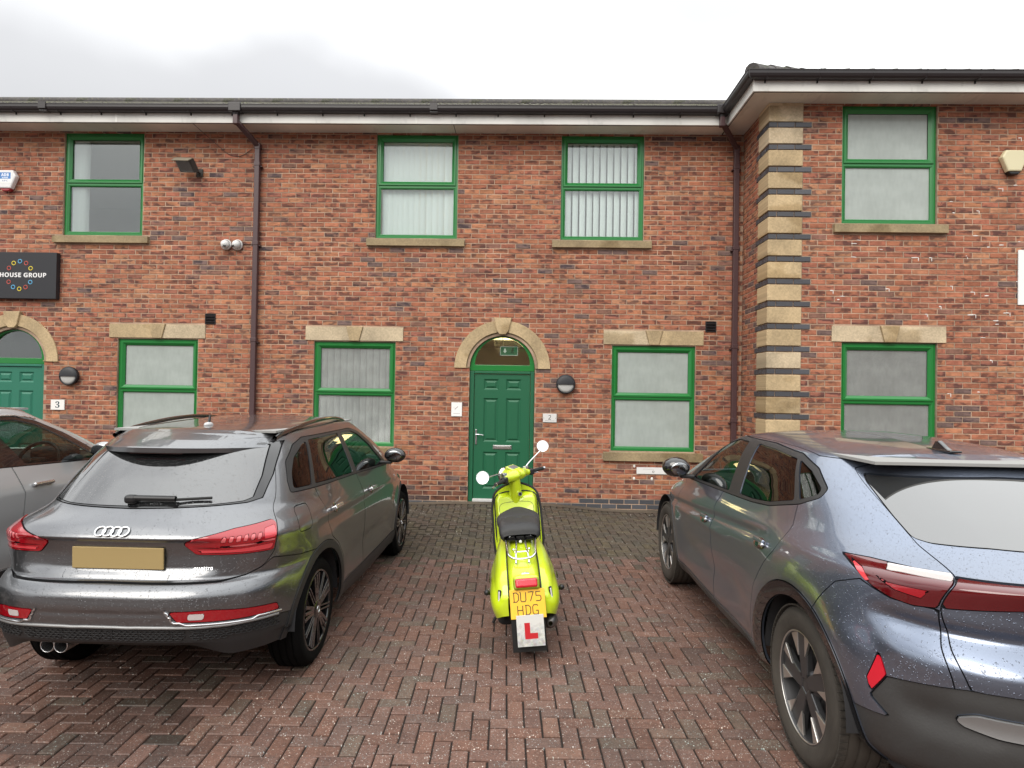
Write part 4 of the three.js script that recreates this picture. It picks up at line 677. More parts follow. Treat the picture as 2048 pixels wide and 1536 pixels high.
// ---------- grey SUV, left ----------
{
  const car = grp('parked_car'); car.position.set(carA.x, carA.y, carA.z); tag(car, 'dark grey estate SUV seen from behind with four-ring badge and plain yellow plate', 'car');
  const P = paint(lin(0.185, 0.19, 0.20), true), PD = paint(lin(0.185, 0.19, 0.20), false), wb = carA.wb;
  const seg = []; for (let i = 0; i < 6; i++) { const u = 0.57 + i * 0.038; seg.push({ name: 'light_segment', key: 'seg' + i, c: 'uy', poly: [[u, 0.962], [u + 0.024, 0.962], [u + 0.034, 0.992 + i * 0.001], [u + 0.01, 0.992]], when: rearW, pair: true, off: 0.004, rim: 0.002, gap: 0.0008, mat: C.lensPale }); }
  const spec = { ...specA, paint: P, disp: (v) => { let d = 0;
      if (v.v < 1 && v.t < 0.33) return [0, 0.065 * (1 - v.v) * (1 - sstep(0.45, 0.72, v.U)), 0];
      if (v.t < 0.36) { d -= 0.022 * (1 - sstep(0.40, 0.66, v.U)) * sstep(0.78, 0.83, v.y) * (1 - sstep(0.968, 0.984, v.y)); d -= 0.006 * Math.exp(-(((v.y - 0.618) / 0.012) ** 2)) * (1 - sstep(0.3, 0.4, v.U)); }
      if (v.t > 0.3 && v.t < 0.85) { const yl = 0.965 - 0.02 * v.s; d -= 0.012 * Math.exp(-(((v.y - yl + 0.05) / 0.05) ** 2)) * sstep(-0.3, 0.2, v.s); d += 0.006 * Math.exp(-(((v.y - yl) / 0.018) ** 2)); d -= 0.014 * Math.exp(-(((v.y - 0.55) / 0.09) ** 2)) * sstep(0.45, 0.75, v.s) * (1 - sstep(1.9, 2.2, v.s)); }
      for (const s of [0, wb]) { const r = Math.hypot(v.s - s, v.y - 0.35); if (v.X > 0.5) d += 0.014 * Math.exp(-(((r - 0.43) / 0.09) ** 2)); }
      return d; },
    panels: [
      { name: 'rear_arch', cut: true, field: ringF(0, 0.35, 0.395) }, { name: 'front_arch', cut: true, field: ringF(wb, 0.35, 0.395) },
      { name: 'arch_trim', pair: true, field: ringF(0, 0.35, 0.452), mat: C.plastic, off: 0.006, rim: 0.03 }, { name: 'arch_trim', key: 'arch2', pair: true, field: ringF(wb, 0.35, 0.452), mat: C.plastic, off: 0.006, rim: 0.03 },
      { name: 'rear_window', c: 'xy', poly: [[-0.1, 1.138], [0.4, 1.14], [0.56, 1.146], [0.592, 1.16], [0.585, 1.27], [0.556, 1.39], [0.54, 1.445], [-0.1, 1.455]], when: rearW, mat: C.glassRear, off: -0.002 },
      { name: 'rear_window_trim', c: 'xy', poly: [[-0.1, 1.125], [0.58, 1.135], [0.632, 1.15], [0.625, 1.27], [0.598, 1.39], [0.575, 1.46], [-0.1, 1.47]], when: rearW, mat: C.gloss, off: 0.001 },
      ...seg,
      { name: 'light_guide', c: 'uy', poly: [[0.40, 0.94], [0.60, 0.932], [0.868, 0.942], [0.874, 0.954], [0.6, 0.944], [0.41, 0.949]], when: rearW, pair: true, off: 0.005, rim: 0.003, gap: 0.0008, mat: C.lensPale },
      { name: 'light_block', c: 'uy', poly: [[0.80, 0.958], [0.88, 0.96], [0.885, 1.018], [0.81, 1.008]], r: 0.01, when: rearW, pair: true, off: 0.005, rim: 0.003, gap: 0.0008, mat: C.lensLit },
      { name: 'light_lower', c: 'uy', poly: [[0.46, 0.908], [0.836, 0.897], [0.858, 0.928], [0.6, 0.922], [0.44, 0.926]], r: 0.006, when: rearW, pair: true, off: 0.004, rim: 0.002, gap: 0.0008, mat: C.lensLit },
      { name: 'taillight', c: 'uy', poly: [[0.373, 0.961], [0.433, 0.99], [0.65, 1.028], [0.885, 1.043], [0.905, 1.025], [0.852, 0.886], [0.437, 0.898]], r: 0.014, when: rearW, pair: true, off: 0.005, mat: C.lens },
      { name: 'quarter_window', pair: true, glass: true, poly: [[-0.125, 1.17], [0.085, 1.165], [0.315, 1.436], [0.22, 1.415], [0.05, 1.35], [-0.06, 1.26]], r: 0.03, when: sideW, mat: C.glassDark, off: -0.004 },
      { name: 'rear_door_window', pair: true, glass: true, poly: [[0.135, 1.166], [0.95, 1.136], [1.0, 1.447], [0.36, 1.443]], r: 0.015, when: sideW, mat: C.glassDark, off: -0.004 },
      { name: 'front_door_window', pair: true, glass: true, poly: [[1.05, 1.13], [1.93, 1.092], [1.72, 1.29], [1.52, 1.405], [1.38, 1.443], [1.09, 1.449]], r: 0.02, when: sideW, mat: C.glassTint, off: -0.004 },
      { name: 'window_surround', pair: true, poly: [[-0.17, 1.148], [0.5, 1.132], [1.2, 1.108], [2.06, 1.066], [1.78, 1.32], [1.55, 1.435], [1.38, 1.47], [0.3, 1.468], [0.12, 1.428], [-0.05, 1.335], [-0.14, 1.22]], r: 0.02, when: sideW, mat: C.plastic, off: 0.001 },
      { name: 'windscreen', glass: true, c: 'xy', poly: [[-0.1, 1.11], [0.7, 1.10], [0.56, 1.46], [-0.1, 1.49]], when: frontW, mat: C.glassTint, off: -0.003 },
      { name: 'fuel_flap', c: 'uy', poly: [[1.085, 0.935], [1.255, 0.935], [1.255, 1.072], [1.095, 1.072]], r: 0.035, when: (v) => sideW(v), pair: true, mat: PD, off: 0 },
      { name: 'rear_door', pair: true, poly: [[0.10, 1.2], [0.115, 0.95], [0.16, 0.80], [0.30, 0.72], [0.42, 0.60], [0.475, 0.45], [0.49, 0.39], [1.03, 0.38], [1.04, 0.9], [1.0, 1.2]], r: 0.02, when: sideW, mat: PD },
      { name: 'front_door', pair: true, poly: [[1.036, 0.38], [2.12, 0.375], [2.2, 0.6], [2.19, 0.9], [2.08, 1.2], [1.006, 1.2], [1.046, 0.9]], r: 0.02, when: sideW, mat: PD },
      { name: 'sill', pair: true, poly: [[0.3, 0.1], [2.5, 0.1], [2.5, 0.372], [0.3, 0.374]], when: sideW, mat: C.plastic, off: 0.004 },
      { name: 'fog_lamp_clear', c: 'uy', poly: [[0.475, 0.583], [0.555, 0.579], [0.56, 0.612], [0.475, 0.614]], when: rearW, pair: true, mat: C.lensClear, off: 0.003, gap: 0.0008 },
      { name: 'fog_lamp', c: 'uy', poly: [[0.375, 0.63], [0.6, 0.627], [0.965, 0.58], [0.985, 0.538], [0.78, 0.552], [0.42, 0.572]], r: 0.008, when: rearW, pair: true, mat: C.lens, off: 0.001 },
      { name: 'lower_valance', c: 'uy', poly: [[-0.1, 0.1], [1.35, 0.1], [1.35, 0.40], [1.1, 0.49], [0.95, 0.512], [0.78, 0.527], [0.4, 0.54], [-0.1, 0.543]], when: rearW, mat: C.plastic, off: -0.004 },
      { name: 'rear_bumper', c: 'uy', poly: [[-0.1, 0.3], [1.3, 0.3], [1.3, 0.785], [1.1, 0.80], [0.855, 0.84], [0.80, 0.80], [0.72, 0.77], [0.6, 0.757], [-0.1, 0.763]], when: rearW, mat: P },
      { name: 'tailgate', c: 'uy', poly: [[-0.1, 0.765], [0.60, 0.76], [0.72, 0.772], [0.80, 0.803], [0.86, 0.88], [0.915, 1.04], [0.945, 1.13], [0.985, 1.30], [1.02, 1.455], [0.9, 1.475], [-0.1, 1.48]], when: rearW, mat: P },
      { name: 'roof', field: (v) => Math.max(1.488 - v.y, v.X - 0.56), mat: P, gap: 0.002 },
    ] };
  const { sh } = carBody(car, spec);
  // lower silver lips, honeycomb, plate, badge
  mesh('fog_lamp_trim', ribbon(sh, 'uy', [[0.36, 0.64], [0.40, 0.572], [0.43, 0.562], [0.78, 0.542], [0.99, 0.528]], 0.012, 0.004, rearW), C.silver, car);
  mesh('bumper_lip', ribbon(sh, 'uy', [[0.0, 0.548], [0.4, 0.546], [0.78, 0.532], [0.97, 0.514]], 0.018, 0.001, rearW), C.trimGrey, car);
  { const hs = []; const hex = new THREE.TorusGeometry(0.0125, 0.0022, 4, 6); hex.rotateZ(Math.PI / 6); hex.scale(1.6, 0.8, 1);
    for (const sg of [1, -1]) for (let r = 0; r < 4; r++) for (let i = 0; i < 28; i++) { const U = 0.02 + i * 0.0345 + (r % 2) * 0.017, y = 0.522 - r * 0.0155 - 0.02 * sstep(0.7, 0.95, U); if (U > 0.44 && U < 0.5) continue; const v = seat(sh, 'uy', U, y, rearW); const o = new THREE.Object3D(); frameAt(o, v, -0.001, sg); o.updateMatrix(); hs.push(hex.clone().applyMatrix4(o.matrix)); }
    stuff(mesh('honeycomb_grille', merge(hs), C.plastic, car)); }
  { const sp = spoiler(car, sh, P, 0.53, (k) => -0.14 + 0.17 * k ** 2, (k) => -0.475 + 0.37 * k ** 2.4, (k) => 1.452 - 0.02 * k * k, 0.03);
    mesh('brake_light', box(-0.16, 0.16, 1.41, 1.42, 0.41, 0.425, 0.003), C.lensDeep, sp); }
  { const v = seat(sh, 'xy', 0.02, 0.888, rearW), o = mesh('number_plate', new RoundedBoxGeometry(0.505, 0.118, 0.012, 2, 0.005), C.plate, car); frameAt(o, { ...v, X: 0.022, n: [0, v.n[1], v.n[2]] }, 0.012, 1); }
  { const v = seat(sh, 'xy', 0, 1.018, rearW), b = grp('ring_badge', car); for (let i = 0; i < 4; i++) { const m = mesh('ring', new THREE.TorusGeometry(0.0275, 0.0052, 10, 40), C.silver, b); m.position.set((i - 1.5) * 0.0435, 0, i % 2 ? 0.0015 : 0); m.scale.z = 0.7; } frameAt(b, { ...v, X: -0.008, n: [0, v.n[1], v.n[2]] }, 0.006, 1); }
  { const v = seat(sh, 'uy', 0.478, 0.814, rearW), o = mesh('lettering', text('quattro', 0.02, 0.003), C.silver, car); frameAt(o, v, 0.002, 1); }
  { const v0 = seat(sh, 'xy', 0.0, 1.16, rearW), v1 = seat(sh, 'xy', 0.245, 1.163, rearW), v2 = seat(sh, 'xy', 0.42, 1.166, rearW), w = grp('rear_wiper', car);
    mesh('wiper_arm', merge([tube([toLocal(v0, 0.03), toLocal(v1, 0.028)], 0.017, 4, 6), new RoundedBoxGeometry(0.07, 0.05, 0.05, 2, 0.02).translate(...toLocal(v0, 0.02))]), M.black, w); mesh('wiper_blade', tube([toLocal(v1, 0.02), toLocal(v2, 0.02)], 0.008, 6, 6), M.rubber, w); }
  for (const x of [-0.37, -0.295]) mesh('exhaust_pipe', (() => { const g = lathe([[-0.2, 0.034], [0.1, 0.034], [0.104, 0.037], [0.1, 0.04], [-0.2, 0.04]], 28); g.rotateY(-Math.PI / 2); return g.translate(x, 0.392, 0.66); })(), C.silver, car);
  mesh('underbody', merge([box(-0.72, 0.72, 0.30, 0.42, -3.3, 0.45), box(-0.6, 0.6, 0.17, 0.3, -2.3, -0.42)]), M.dark, car);
  for (const sg of [1, -1]) for (const s of [0, wb]) mesh('wheel_housing', housing(sg, 0.41, 0.5, 0.86, 0.36, s), M.dark, car);
  for (const sg of [1, -1]) {
    for (const [s, y] of [[0.27, 0.973], [1.262, 0.947]]) { const v = seat(sh, 'sy', s, y, sideW), h = grp('door_handle', car); mesh('grip', merge([new RoundedBoxGeometry(0.17, 0.03, 0.022, 3, 0.01).translate(0, 0, 0.03), new RoundedBoxGeometry(0.03, 0.03, 0.03, 2, 0.008).translate(sg * -0.07, 0, 0.015), new RoundedBoxGeometry(0.03, 0.03, 0.03, 2, 0.008).translate(sg * 0.07, 0, 0.015)]), C.silver, h); mesh('handle_cup', new THREE.SphereGeometry(0.045, 20, 10).scale(1.1, 0.8, 0.12), C.gloss, h); frameAt(h, v, 0, sg); }
    const mm = grp('door_mirror', car); mesh('mirror_housing', new THREE.SphereGeometry(0.1, 28, 18).scale(1.05, 0.72, 0.62).translate(0, 0.02, 0), C.gloss, mm); mesh('mirror_glass', new THREE.SphereGeometry(0.085, 24, 12).scale(0.86, 0.58, 0.12).translate(0, 0.02, 0.056), C.mirror, mm); mesh('mirror_stalk', new RoundedBoxGeometry(0.14, 0.03, 0.06, 2, 0.012).translate(-sg * 0.1, -0.05, 0), C.plastic, mm); mm.position.set(sg * 0.95, 1.16, -1.88);
    const rail = []; for (let i = 0; i <= 20; i++) { const t = i / 20, s = lerp(0.0, 1.52, t), x = lerp(0.545, 0.55, t) + 0.02 * Math.sin(t * Math.PI), y = 1.482 + 0.062 * Math.sin(clamp(t * 1.15, 0, 1) * Math.PI * 0.5) - 0.03 * t ** 6 + 0.035 * Math.sin(Math.PI * t) ** 0.5; rail.push([sg * x, y, -s]); } mesh('roof_rail', tube(rail, 0.016, 40, 8), C.gloss, car);
    const v = seat(sh, 'sy', 2.33, 0.92, sideW); if (v) { const e = mesh('side_emblem', new RoundedBoxGeometry(0.05, 0.022, 0.005, 2, 0.002), C.silver, car); frameAt(e, v, 0.002, sg); }
    for (const s of [0, wb]) wheelOn(car, 'wheel', carA.tyreOut - 0.112, 0.35, s, sg, (w) => {
      const t = mesh('tyre', tyreGeo(0.35, 0.22, 0.252), C.tyre, w); mesh('rim_barrel', lathe([[0.1, 0.258], [0.108, 0.25], [0.095, 0.238], [-0.06, 0.225], [-0.1, 0.22]], 64), C.rimBlack, w);
      const sp = []; for (let i = 0; i < 10; i++) { const a = i / 10 * 6.28318 + 0.12; for (const k of i % 2 ? [-1, 1] : [-1, 0, 1]) { const a0 = a + k * 0.22, a1 = a + k * (i % 2 ? 0.05 : 0.17); const P0 = [0.088, 0.06 * Math.cos(a0), 0.06 * Math.sin(a0)], P1 = [0.094, 0.24 * Math.cos(a1), 0.24 * Math.sin(a1)], q = new THREE.Vector3(P1[0] - P0[0], P1[1] - P0[1], P1[2] - P0[2]), g = new RoundedBoxGeometry(0.03, q.length(), i % 2 ? 0.013 : 0.024, 1, 0.004); g.translate(0, q.length() / 2, 0); const m = new THREE.Matrix4(), Y = q.clone().normalize(), X = new THREE.Vector3(1, 0, 0), Z = X.clone().cross(Y).normalize(); m.makeBasis(Y.clone().cross(Z), Y, Z); g.applyMatrix4(m); sp.push(g.translate(...P0)); } }
      mesh('rim_spokes', merge(sp), C.rimBlack, w); mesh('hub_cap', lathe([[0.085, 0.075], [0.104, 0.06], [0.108, 0.034], [0.108, 0.0]], 32), C.rimBlack, w); mesh('brake_disc', lathe([[0.02, 0.0], [0.03, 0.16], [0.01, 0.16]], 40), C.rimGrey, w);
      const e = grp('hub_emblem', w); w.remove(e); const l = mesh('hub_emblem', new THREE.TorusGeometry(0.022, 0.003, 6, 24).rotateY(Math.PI / 2).translate(0.109, 0, 0), C.silver, w); });
  }
  { const a = grp('roof_aerial', car); mesh('aerial_base', new THREE.SphereGeometry(0.035, 20, 12).scale(0.7, 0.55, 1.3), phys(lin(0.5, 0.5, 0.5), 0.3), a); mesh('aerial_mast', new THREE.CylinderGeometry(0.006, 0.012, 0.06, 10).rotateX(-0.3).translate(0, 0.035, -0.01), M.black, a); a.position.set(0.03, 1.556, -0.12); }
  cabin(car, wb, 1.1, 1.58, 0.85);
}
// ---------- blue-grey coupe SUV, right ----------
{
  const car = grp('parked_car'); car.position.set(carB.x, carB.y, carB.z); tag(car, 'blue-grey coupe SUV with full-width dark red tail lights parked at the right', 'car');
  const col = lin(0.215, 0.25, 0.325), P = paint(col, true), PD = paint(col, false), wb = carB.wb, wy = 0.37;
  const spec = { ...specB, paint: P, disp: (v) => { let d = 0;
      if (v.t < 0.36) { d -= 0.030 * Math.exp(-(((v.y - 0.90) / 0.032) ** 2)) * (1 - sstep(0.86, 1.02, v.U)); d += 0.018 * Math.exp(-(((v.y - 0.80) / 0.05) ** 2)) * (1 - sstep(0.86, 1.0, v.U)); d -= 0.02 * Math.exp(-(((v.y - 0.6) / 0.06) ** 2)) * (1 - sstep(0.80, 0.95, v.U)); d -= 0.05 * Math.exp(-(((v.y - 1.135) / 0.012) ** 2)) * 0; }
      if (v.t > 0.28 && v.t < 0.9) { const yl = 1.045 - 0.078 * v.s; d -= 0.02 * Math.exp(-(((v.y - yl + 0.035) / 0.035) ** 2)) * sstep(0.2, 0.7, v.s); d -= 0.02 * Math.exp(-(((v.y - 0.56) / 0.1) ** 2)) * sstep(0.6, 0.95, v.s) * (1 - sstep(1.9, 2.3, v.s)); const y2 = 0.86 - 0.03 * v.s; d += 0.008 * Math.exp(-(((v.y - y2) / 0.02) ** 2)) * sstep(0.9, 1.3, v.s); }
      for (const s of [0, wb]) { const r = Math.hypot(v.s - s, v.y - wy); if (v.X > 0.5) d += 0.018 * Math.exp(-(((r - 0.52) / 0.13) ** 2)); }
      return d; },
    panels: [
      { name: 'rear_arch', cut: true, field: ringF(0, wy, 0.412) }, { name: 'front_arch', cut: true, field: ringF(wb, wy, 0.412) },
      { name: 'arch_trim', pair: true, field: (v) => Math.max(Math.hypot(v.s - 0.03, (v.y - wy) * 1.02) - 0.482, 0.5 - v.X), mat: C.gloss, off: 0.007, rim: 0.03 }, { name: 'arch_trim', key: 'arch2', pair: true, field: ringF(wb - 0.01, wy, 0.468), mat: C.dirty, off: 0.007, rim: 0.03 },
      { name: 'rear_window', c: 'xy', poly: [[-0.1, 1.175], [0.4, 1.172], [0.56, 1.163], [0.592, 1.17], [0.582, 1.236], [0.552, 1.345], [0.53, 1.378], [-0.1, 1.392]], r: 0.01, when: rearW, mat: C.glassRearDry, off: -0.003 },
      { name: 'taillight_top', c: 'uy', poly: [[0.742, 1.080], [0.92, 1.070], [0.98, 1.064], [0.98, 1.082], [0.742, 1.096]], when: rearW, pair: true, mat: C.lensClear, off: 0.003, gap: 0.001 },
      { name: 'taillight_inner', c: 'uy', poly: [[0.79, 1.04], [0.93, 1.032], [1.02, 1.045], [0.9, 1.012], [0.80, 1.006]], when: rearW, pair: true, mat: C.lens, off: 0.003, rim: 0.002, gap: 0.001 },
      { name: 'taillight_tip', c: 'uy', poly: [[1.08, 1.05], [1.16, 1.062], [1.12, 1.045], [1.03, 1.01], [1.0, 1.012]], when: rearW, pair: true, mat: C.lensLit, off: 0.003, rim: 0.002, gap: 0.001 },
      { name: 'taillight', c: 'uy', poly: [[1.218, 1.066], [1.10, 1.038], [0.99, 1.0], [0.90, 0.978], [0.816, 0.972], [0.738, 0.984], [0.742, 1.09], [0.92, 1.086], [1.06, 1.08]], r: 0.006, when: rearW, pair: true, mat: C.lensDeep, off: 0.005 },
      { name: 'light_bar', c: 'uy', poly: [[-0.1, 1.045], [0.5, 1.02], [0.73, 0.986], [0.734, 1.09], [0.5, 1.098], [-0.1, 1.10]], when: rearW, mat: C.lensDeep, off: 0.003 },
      { name: 'front_door_window', pair: true, glass: true, poly: [[2.12, 1.073], [1.29, 1.10], [1.385, 1.43], [1.60, 1.432], [1.80, 1.385]], r: 0.015, when: sideW, mat: C.glassTint, off: -0.004 },
      { name: 'rear_door_window', pair: true, glass: true, poly: [[1.085, 1.112], [0.85, 1.12], [0.62, 1.142], [0.37, 1.196], [0.59, 1.396], [0.9, 1.42], [1.20, 1.43]], r: 0.015, when: sideW, mat: C.glassDark, off: -0.004 },
      { name: 'quarter_window', pair: true, glass: true, poly: [[0.325, 1.208], [0.215, 1.25], [0.22, 1.278], [0.38, 1.348], [0.545, 1.392]], r: 0.012, when: sideW, mat: C.glassDark, off: -0.004 },
      { name: 'window_surround', pair: true, poly: [[2.26, 1.048], [1.2, 1.082], [0.85, 1.098], [0.60, 1.12], [0.30, 1.185], [0.18, 1.24], [0.18, 1.285], [0.36, 1.372], [0.58, 1.428], [1.0, 1.455], [1.62, 1.458], [1.86, 1.41]], r: 0.02, when: sideW, mat: C.plastic, off: 0.001 },
      { name: 'windscreen', glass: true, c: 'xy', poly: [[-0.1, 1.07], [0.74, 1.06], [0.6, 1.43], [-0.1, 1.46]], when: frontW, mat: C.glassTint, off: -0.003 },
      { name: 'reflector', c: 'uy', poly: [[0.958, 0.772], [0.936, 0.69], [1.0, 0.60], [1.014, 0.652]], r: 0.006, when: rearW, pair: true, mat: C.reflector, off: 0.002 },
      { name: 'skid_plate', c: 'uy', poly: [[-0.1, 0.575], [0.60, 0.58], [0.71, 0.597], [0.725, 0.622], [0.66, 0.652], [-0.1, 0.66]], r: 0.015, when: rearW, mat: C.trimGrey, off: 0.006 },
      { name: 'lower_valance', c: 'uy', poly: [[-0.1, 0.1], [1.45, 0.1], [1.45, 0.35], [1.25, 0.45], [1.12, 0.505], [0.93, 0.533], [1.004, 0.586], [0.938, 0.684], [0.677, 0.732], [0.55, 0.738], [-0.1, 0.742]], when: rearW, mat: C.dirty, off: -0.006 },
      { name: 'rear_door', pair: true, poly: [[0.34, 1.25], [0.30, 1.15], [0.235, 1.06], [0.26, 0.96], [0.38, 0.85], [0.50, 0.70], [0.545, 0.5], [0.56, 0.36], [1.31, 0.35], [1.315, 0.55], [1.385, 1.0], [1.36, 1.25]], r: 0.04, when: sideW, mat: PD },
      { name: 'front_door', pair: true, poly: [[1.318, 0.35], [2.3, 0.35], [2.4, 0.6], [2.38, 0.9], [2.28, 1.25], [1.366, 1.25], [1.391, 1.0], [1.321, 0.55]], r: 0.02, when: sideW, mat: PD },
      { name: 'sill', pair: true, poly: [[0.3, 0.05], [2.6, 0.05], [2.6, 0.34], [0.3, 0.345]], when: sideW, mat: C.dirty, off: 0.004 },
      { name: 'rear_bumper', c: 'uy', poly: [[0.674, 0.3], [1.6, 0.3], [1.36, 0.78], [1.30, 0.81], [1.17, 0.96], [1.06, 1.01], [0.9, 0.975], [0.734, 0.978], [0.731, 0.90]], when: (v) => Math.max((v.t - 0.40) * 2, -1), mat: P },
      { name: 'tailgate', c: 'uy', poly: [[-0.1, 0.735], [0.669, 0.734], [0.729, 0.98], [0.736, 1.09], [0.80, 1.15], [0.86, 1.30], [0.89, 1.395], [0.7, 1.43], [-0.1, 1.435]], when: rearW, mat: P },
      { name: 'roof', field: (v) => Math.max(1.43 - v.y, v.X - 0.6), mat: P, gap: 0.002 },
    ] };
  const { sh } = carBody(car, spec);
  spoiler(car, sh, P, 0.47, (k) => 0.24 + 0.03 * k ** 2, (k) => 0.085 + 0.13 * k ** 2.6, (k) => 1.424 - 0.045 * k * k, 0.008);
  
  { const a = grp('shark_fin', car); const pts = [[-0.1, 0], [0.06, 0], [0.05, 0.018], [0.025, 0.05], [0.005, 0.053], [-0.05, 0.022]]; const g = extr(pts, -0.016, 0.016, 0.007); g.rotateY(Math.PI / 2); g.scale(1, 1, 1); mesh('fin', g, C.gloss, a); mesh('fin_base', new RoundedBoxGeometry(0.062, 0.012, 0.2, 3, 0.005).translate(0, 0.004, 0.02), C.gloss, a); a.position.set(0, 1.478, -0.36); }
  mesh('underbody', merge([box(-0.74, 0.74, 0.28, 0.4, -3.4, 0.55), box(-0.6, 0.6, 0.18, 0.28, -2.4, -0.42)]), M.dark, car);
  for (const sg of [1, -1]) for (const s of [0, wb]) mesh('wheel_housing', housing(sg, 0.43, 0.52, 0.9, 0.38, s), M.dark, car);
  for (const sg of [1, -1]) {
    for (const [s, y] of [[0.49, 0.93], [1.545, 0.848]]) { const v = seat(sh, 'sy', s, y, sideW), h = grp('door_handle', car); mesh('handle_cup', new THREE.SphereGeometry(0.09, 28, 14).scale(1, 0.36, 0.1), C.gloss, h); mesh('grip', new RoundedBoxGeometry(0.15, 0.026, 0.018, 3, 0.008).translate(0, 0.012, 0.012), PD, h); mesh('grip_tip', new RoundedBoxGeometry(0.05, 0.02, 0.02, 3, 0.008).translate(sg * -0.06, -0.002, 0.012), C.silver, h); frameAt(h, v, 0.001, sg, sg * -0.05); }
    const mm = grp('door_mirror', car); mesh('mirror_housing', new THREE.SphereGeometry(0.115, 28, 18).scale(1.0, 0.72, 0.75).translate(0, 0.02, 0), C.gloss, mm); mesh('mirror_glass', new THREE.SphereGeometry(0.09, 24, 12).scale(0.78, 0.6, 0.14).translate(-sg * 0.012, 0.012, 0.075), C.mirror, mm); mesh('mirror_stalk', new RoundedBoxGeometry(0.12, 0.03, 0.07, 2, 0.012).translate(-sg * 0.09, -0.055, 0), C.plastic, mm); mesh('mirror_trim', new THREE.TorusGeometry(0.098, 0.006, 6, 30, 2.2).rotateZ(0.4).scale(1, 0.72, 1).translate(0, 0.02, 0.03), C.silver, mm); mm.position.set(sg * 0.985, 1.135, -2.12);
    for (const s of [0, wb]) wheelOn(car, 'wheel', carB.tyreOut - 0.125, wy, s, sg, (w) => {
      mesh('tyre', tyreGeo(0.37, 0.25, 0.252), C.tyreDusty, w); stuff(mesh('tread_blocks', treadBlocks(0.37, 0.25, 70), C.tyreDusty, w));
      mesh('rim_barrel', lathe([[0.104, 0.258], [0.112, 0.25], [0.1, 0.24], [-0.06, 0.225], [-0.1, 0.22]], 64), C.rimGrey, w);
      for (let i = 0; i < 5; i++) { const a = i / 5 * 6.28318 + 0.25 * 1;
        const pl = (pts, z0, z1, bv) => { const g = extr(pts, z0, z1, bv); g.rotateY(Math.PI / 2); g.rotateX(-Math.PI / 2 * 0 + a); return g; };
        mesh('rim_spoke', pl([[-0.03, 0.03], [0.03, 0.03], [0.05, 0.14], [0.085, 0.236], [-0.03, 0.243], [-0.055, 0.236], [-0.035, 0.13]], 0.06, 0.094, 0.006), C.rimGrey, w);
        mesh('rim_blade', pl([[0.040, 0.13], [0.110, 0.222], [0.058, 0.240]], 0.086, 0.1, 0.003), C.rimBright, w);
        mesh('rim_blade', pl([[-0.03, 0.13], [-0.018, 0.246], [-0.09, 0.229]], 0.086, 0.1, 0.003), C.rimBright, w); }
      mesh('rim_lip', new THREE.TorusGeometry(0.247, 0.004, 6, 72).rotateY(Math.PI / 2).translate(0.108, 0, 0), C.rimBright, w);
      mesh('hub', lathe([[0.05, 0.085], [0.08, 0.075], [0.086, 0.04], [0.09, 0.028], [0.09, 0]], 30), C.rimGrey, w);
      for (let i = 0; i < 5; i++) { const a = i / 5 * 6.28318 + 0.88; mesh('wheel_bolt', new THREE.CylinderGeometry(0.009, 0.009, 0.02, 6).rotateZ(Math.PI / 2).translate(0.085, 0.055 * Math.cos(a), 0.055 * Math.sin(a)), M.black, w); }
      mesh('brake_disc', lathe([[0.0, 0.0], [0.02, 0.17], [0.0, 0.17]], 40), C.rimGrey, w); });
  }
  cabin(car, wb, 1.06, 1.5, 0.86);
}
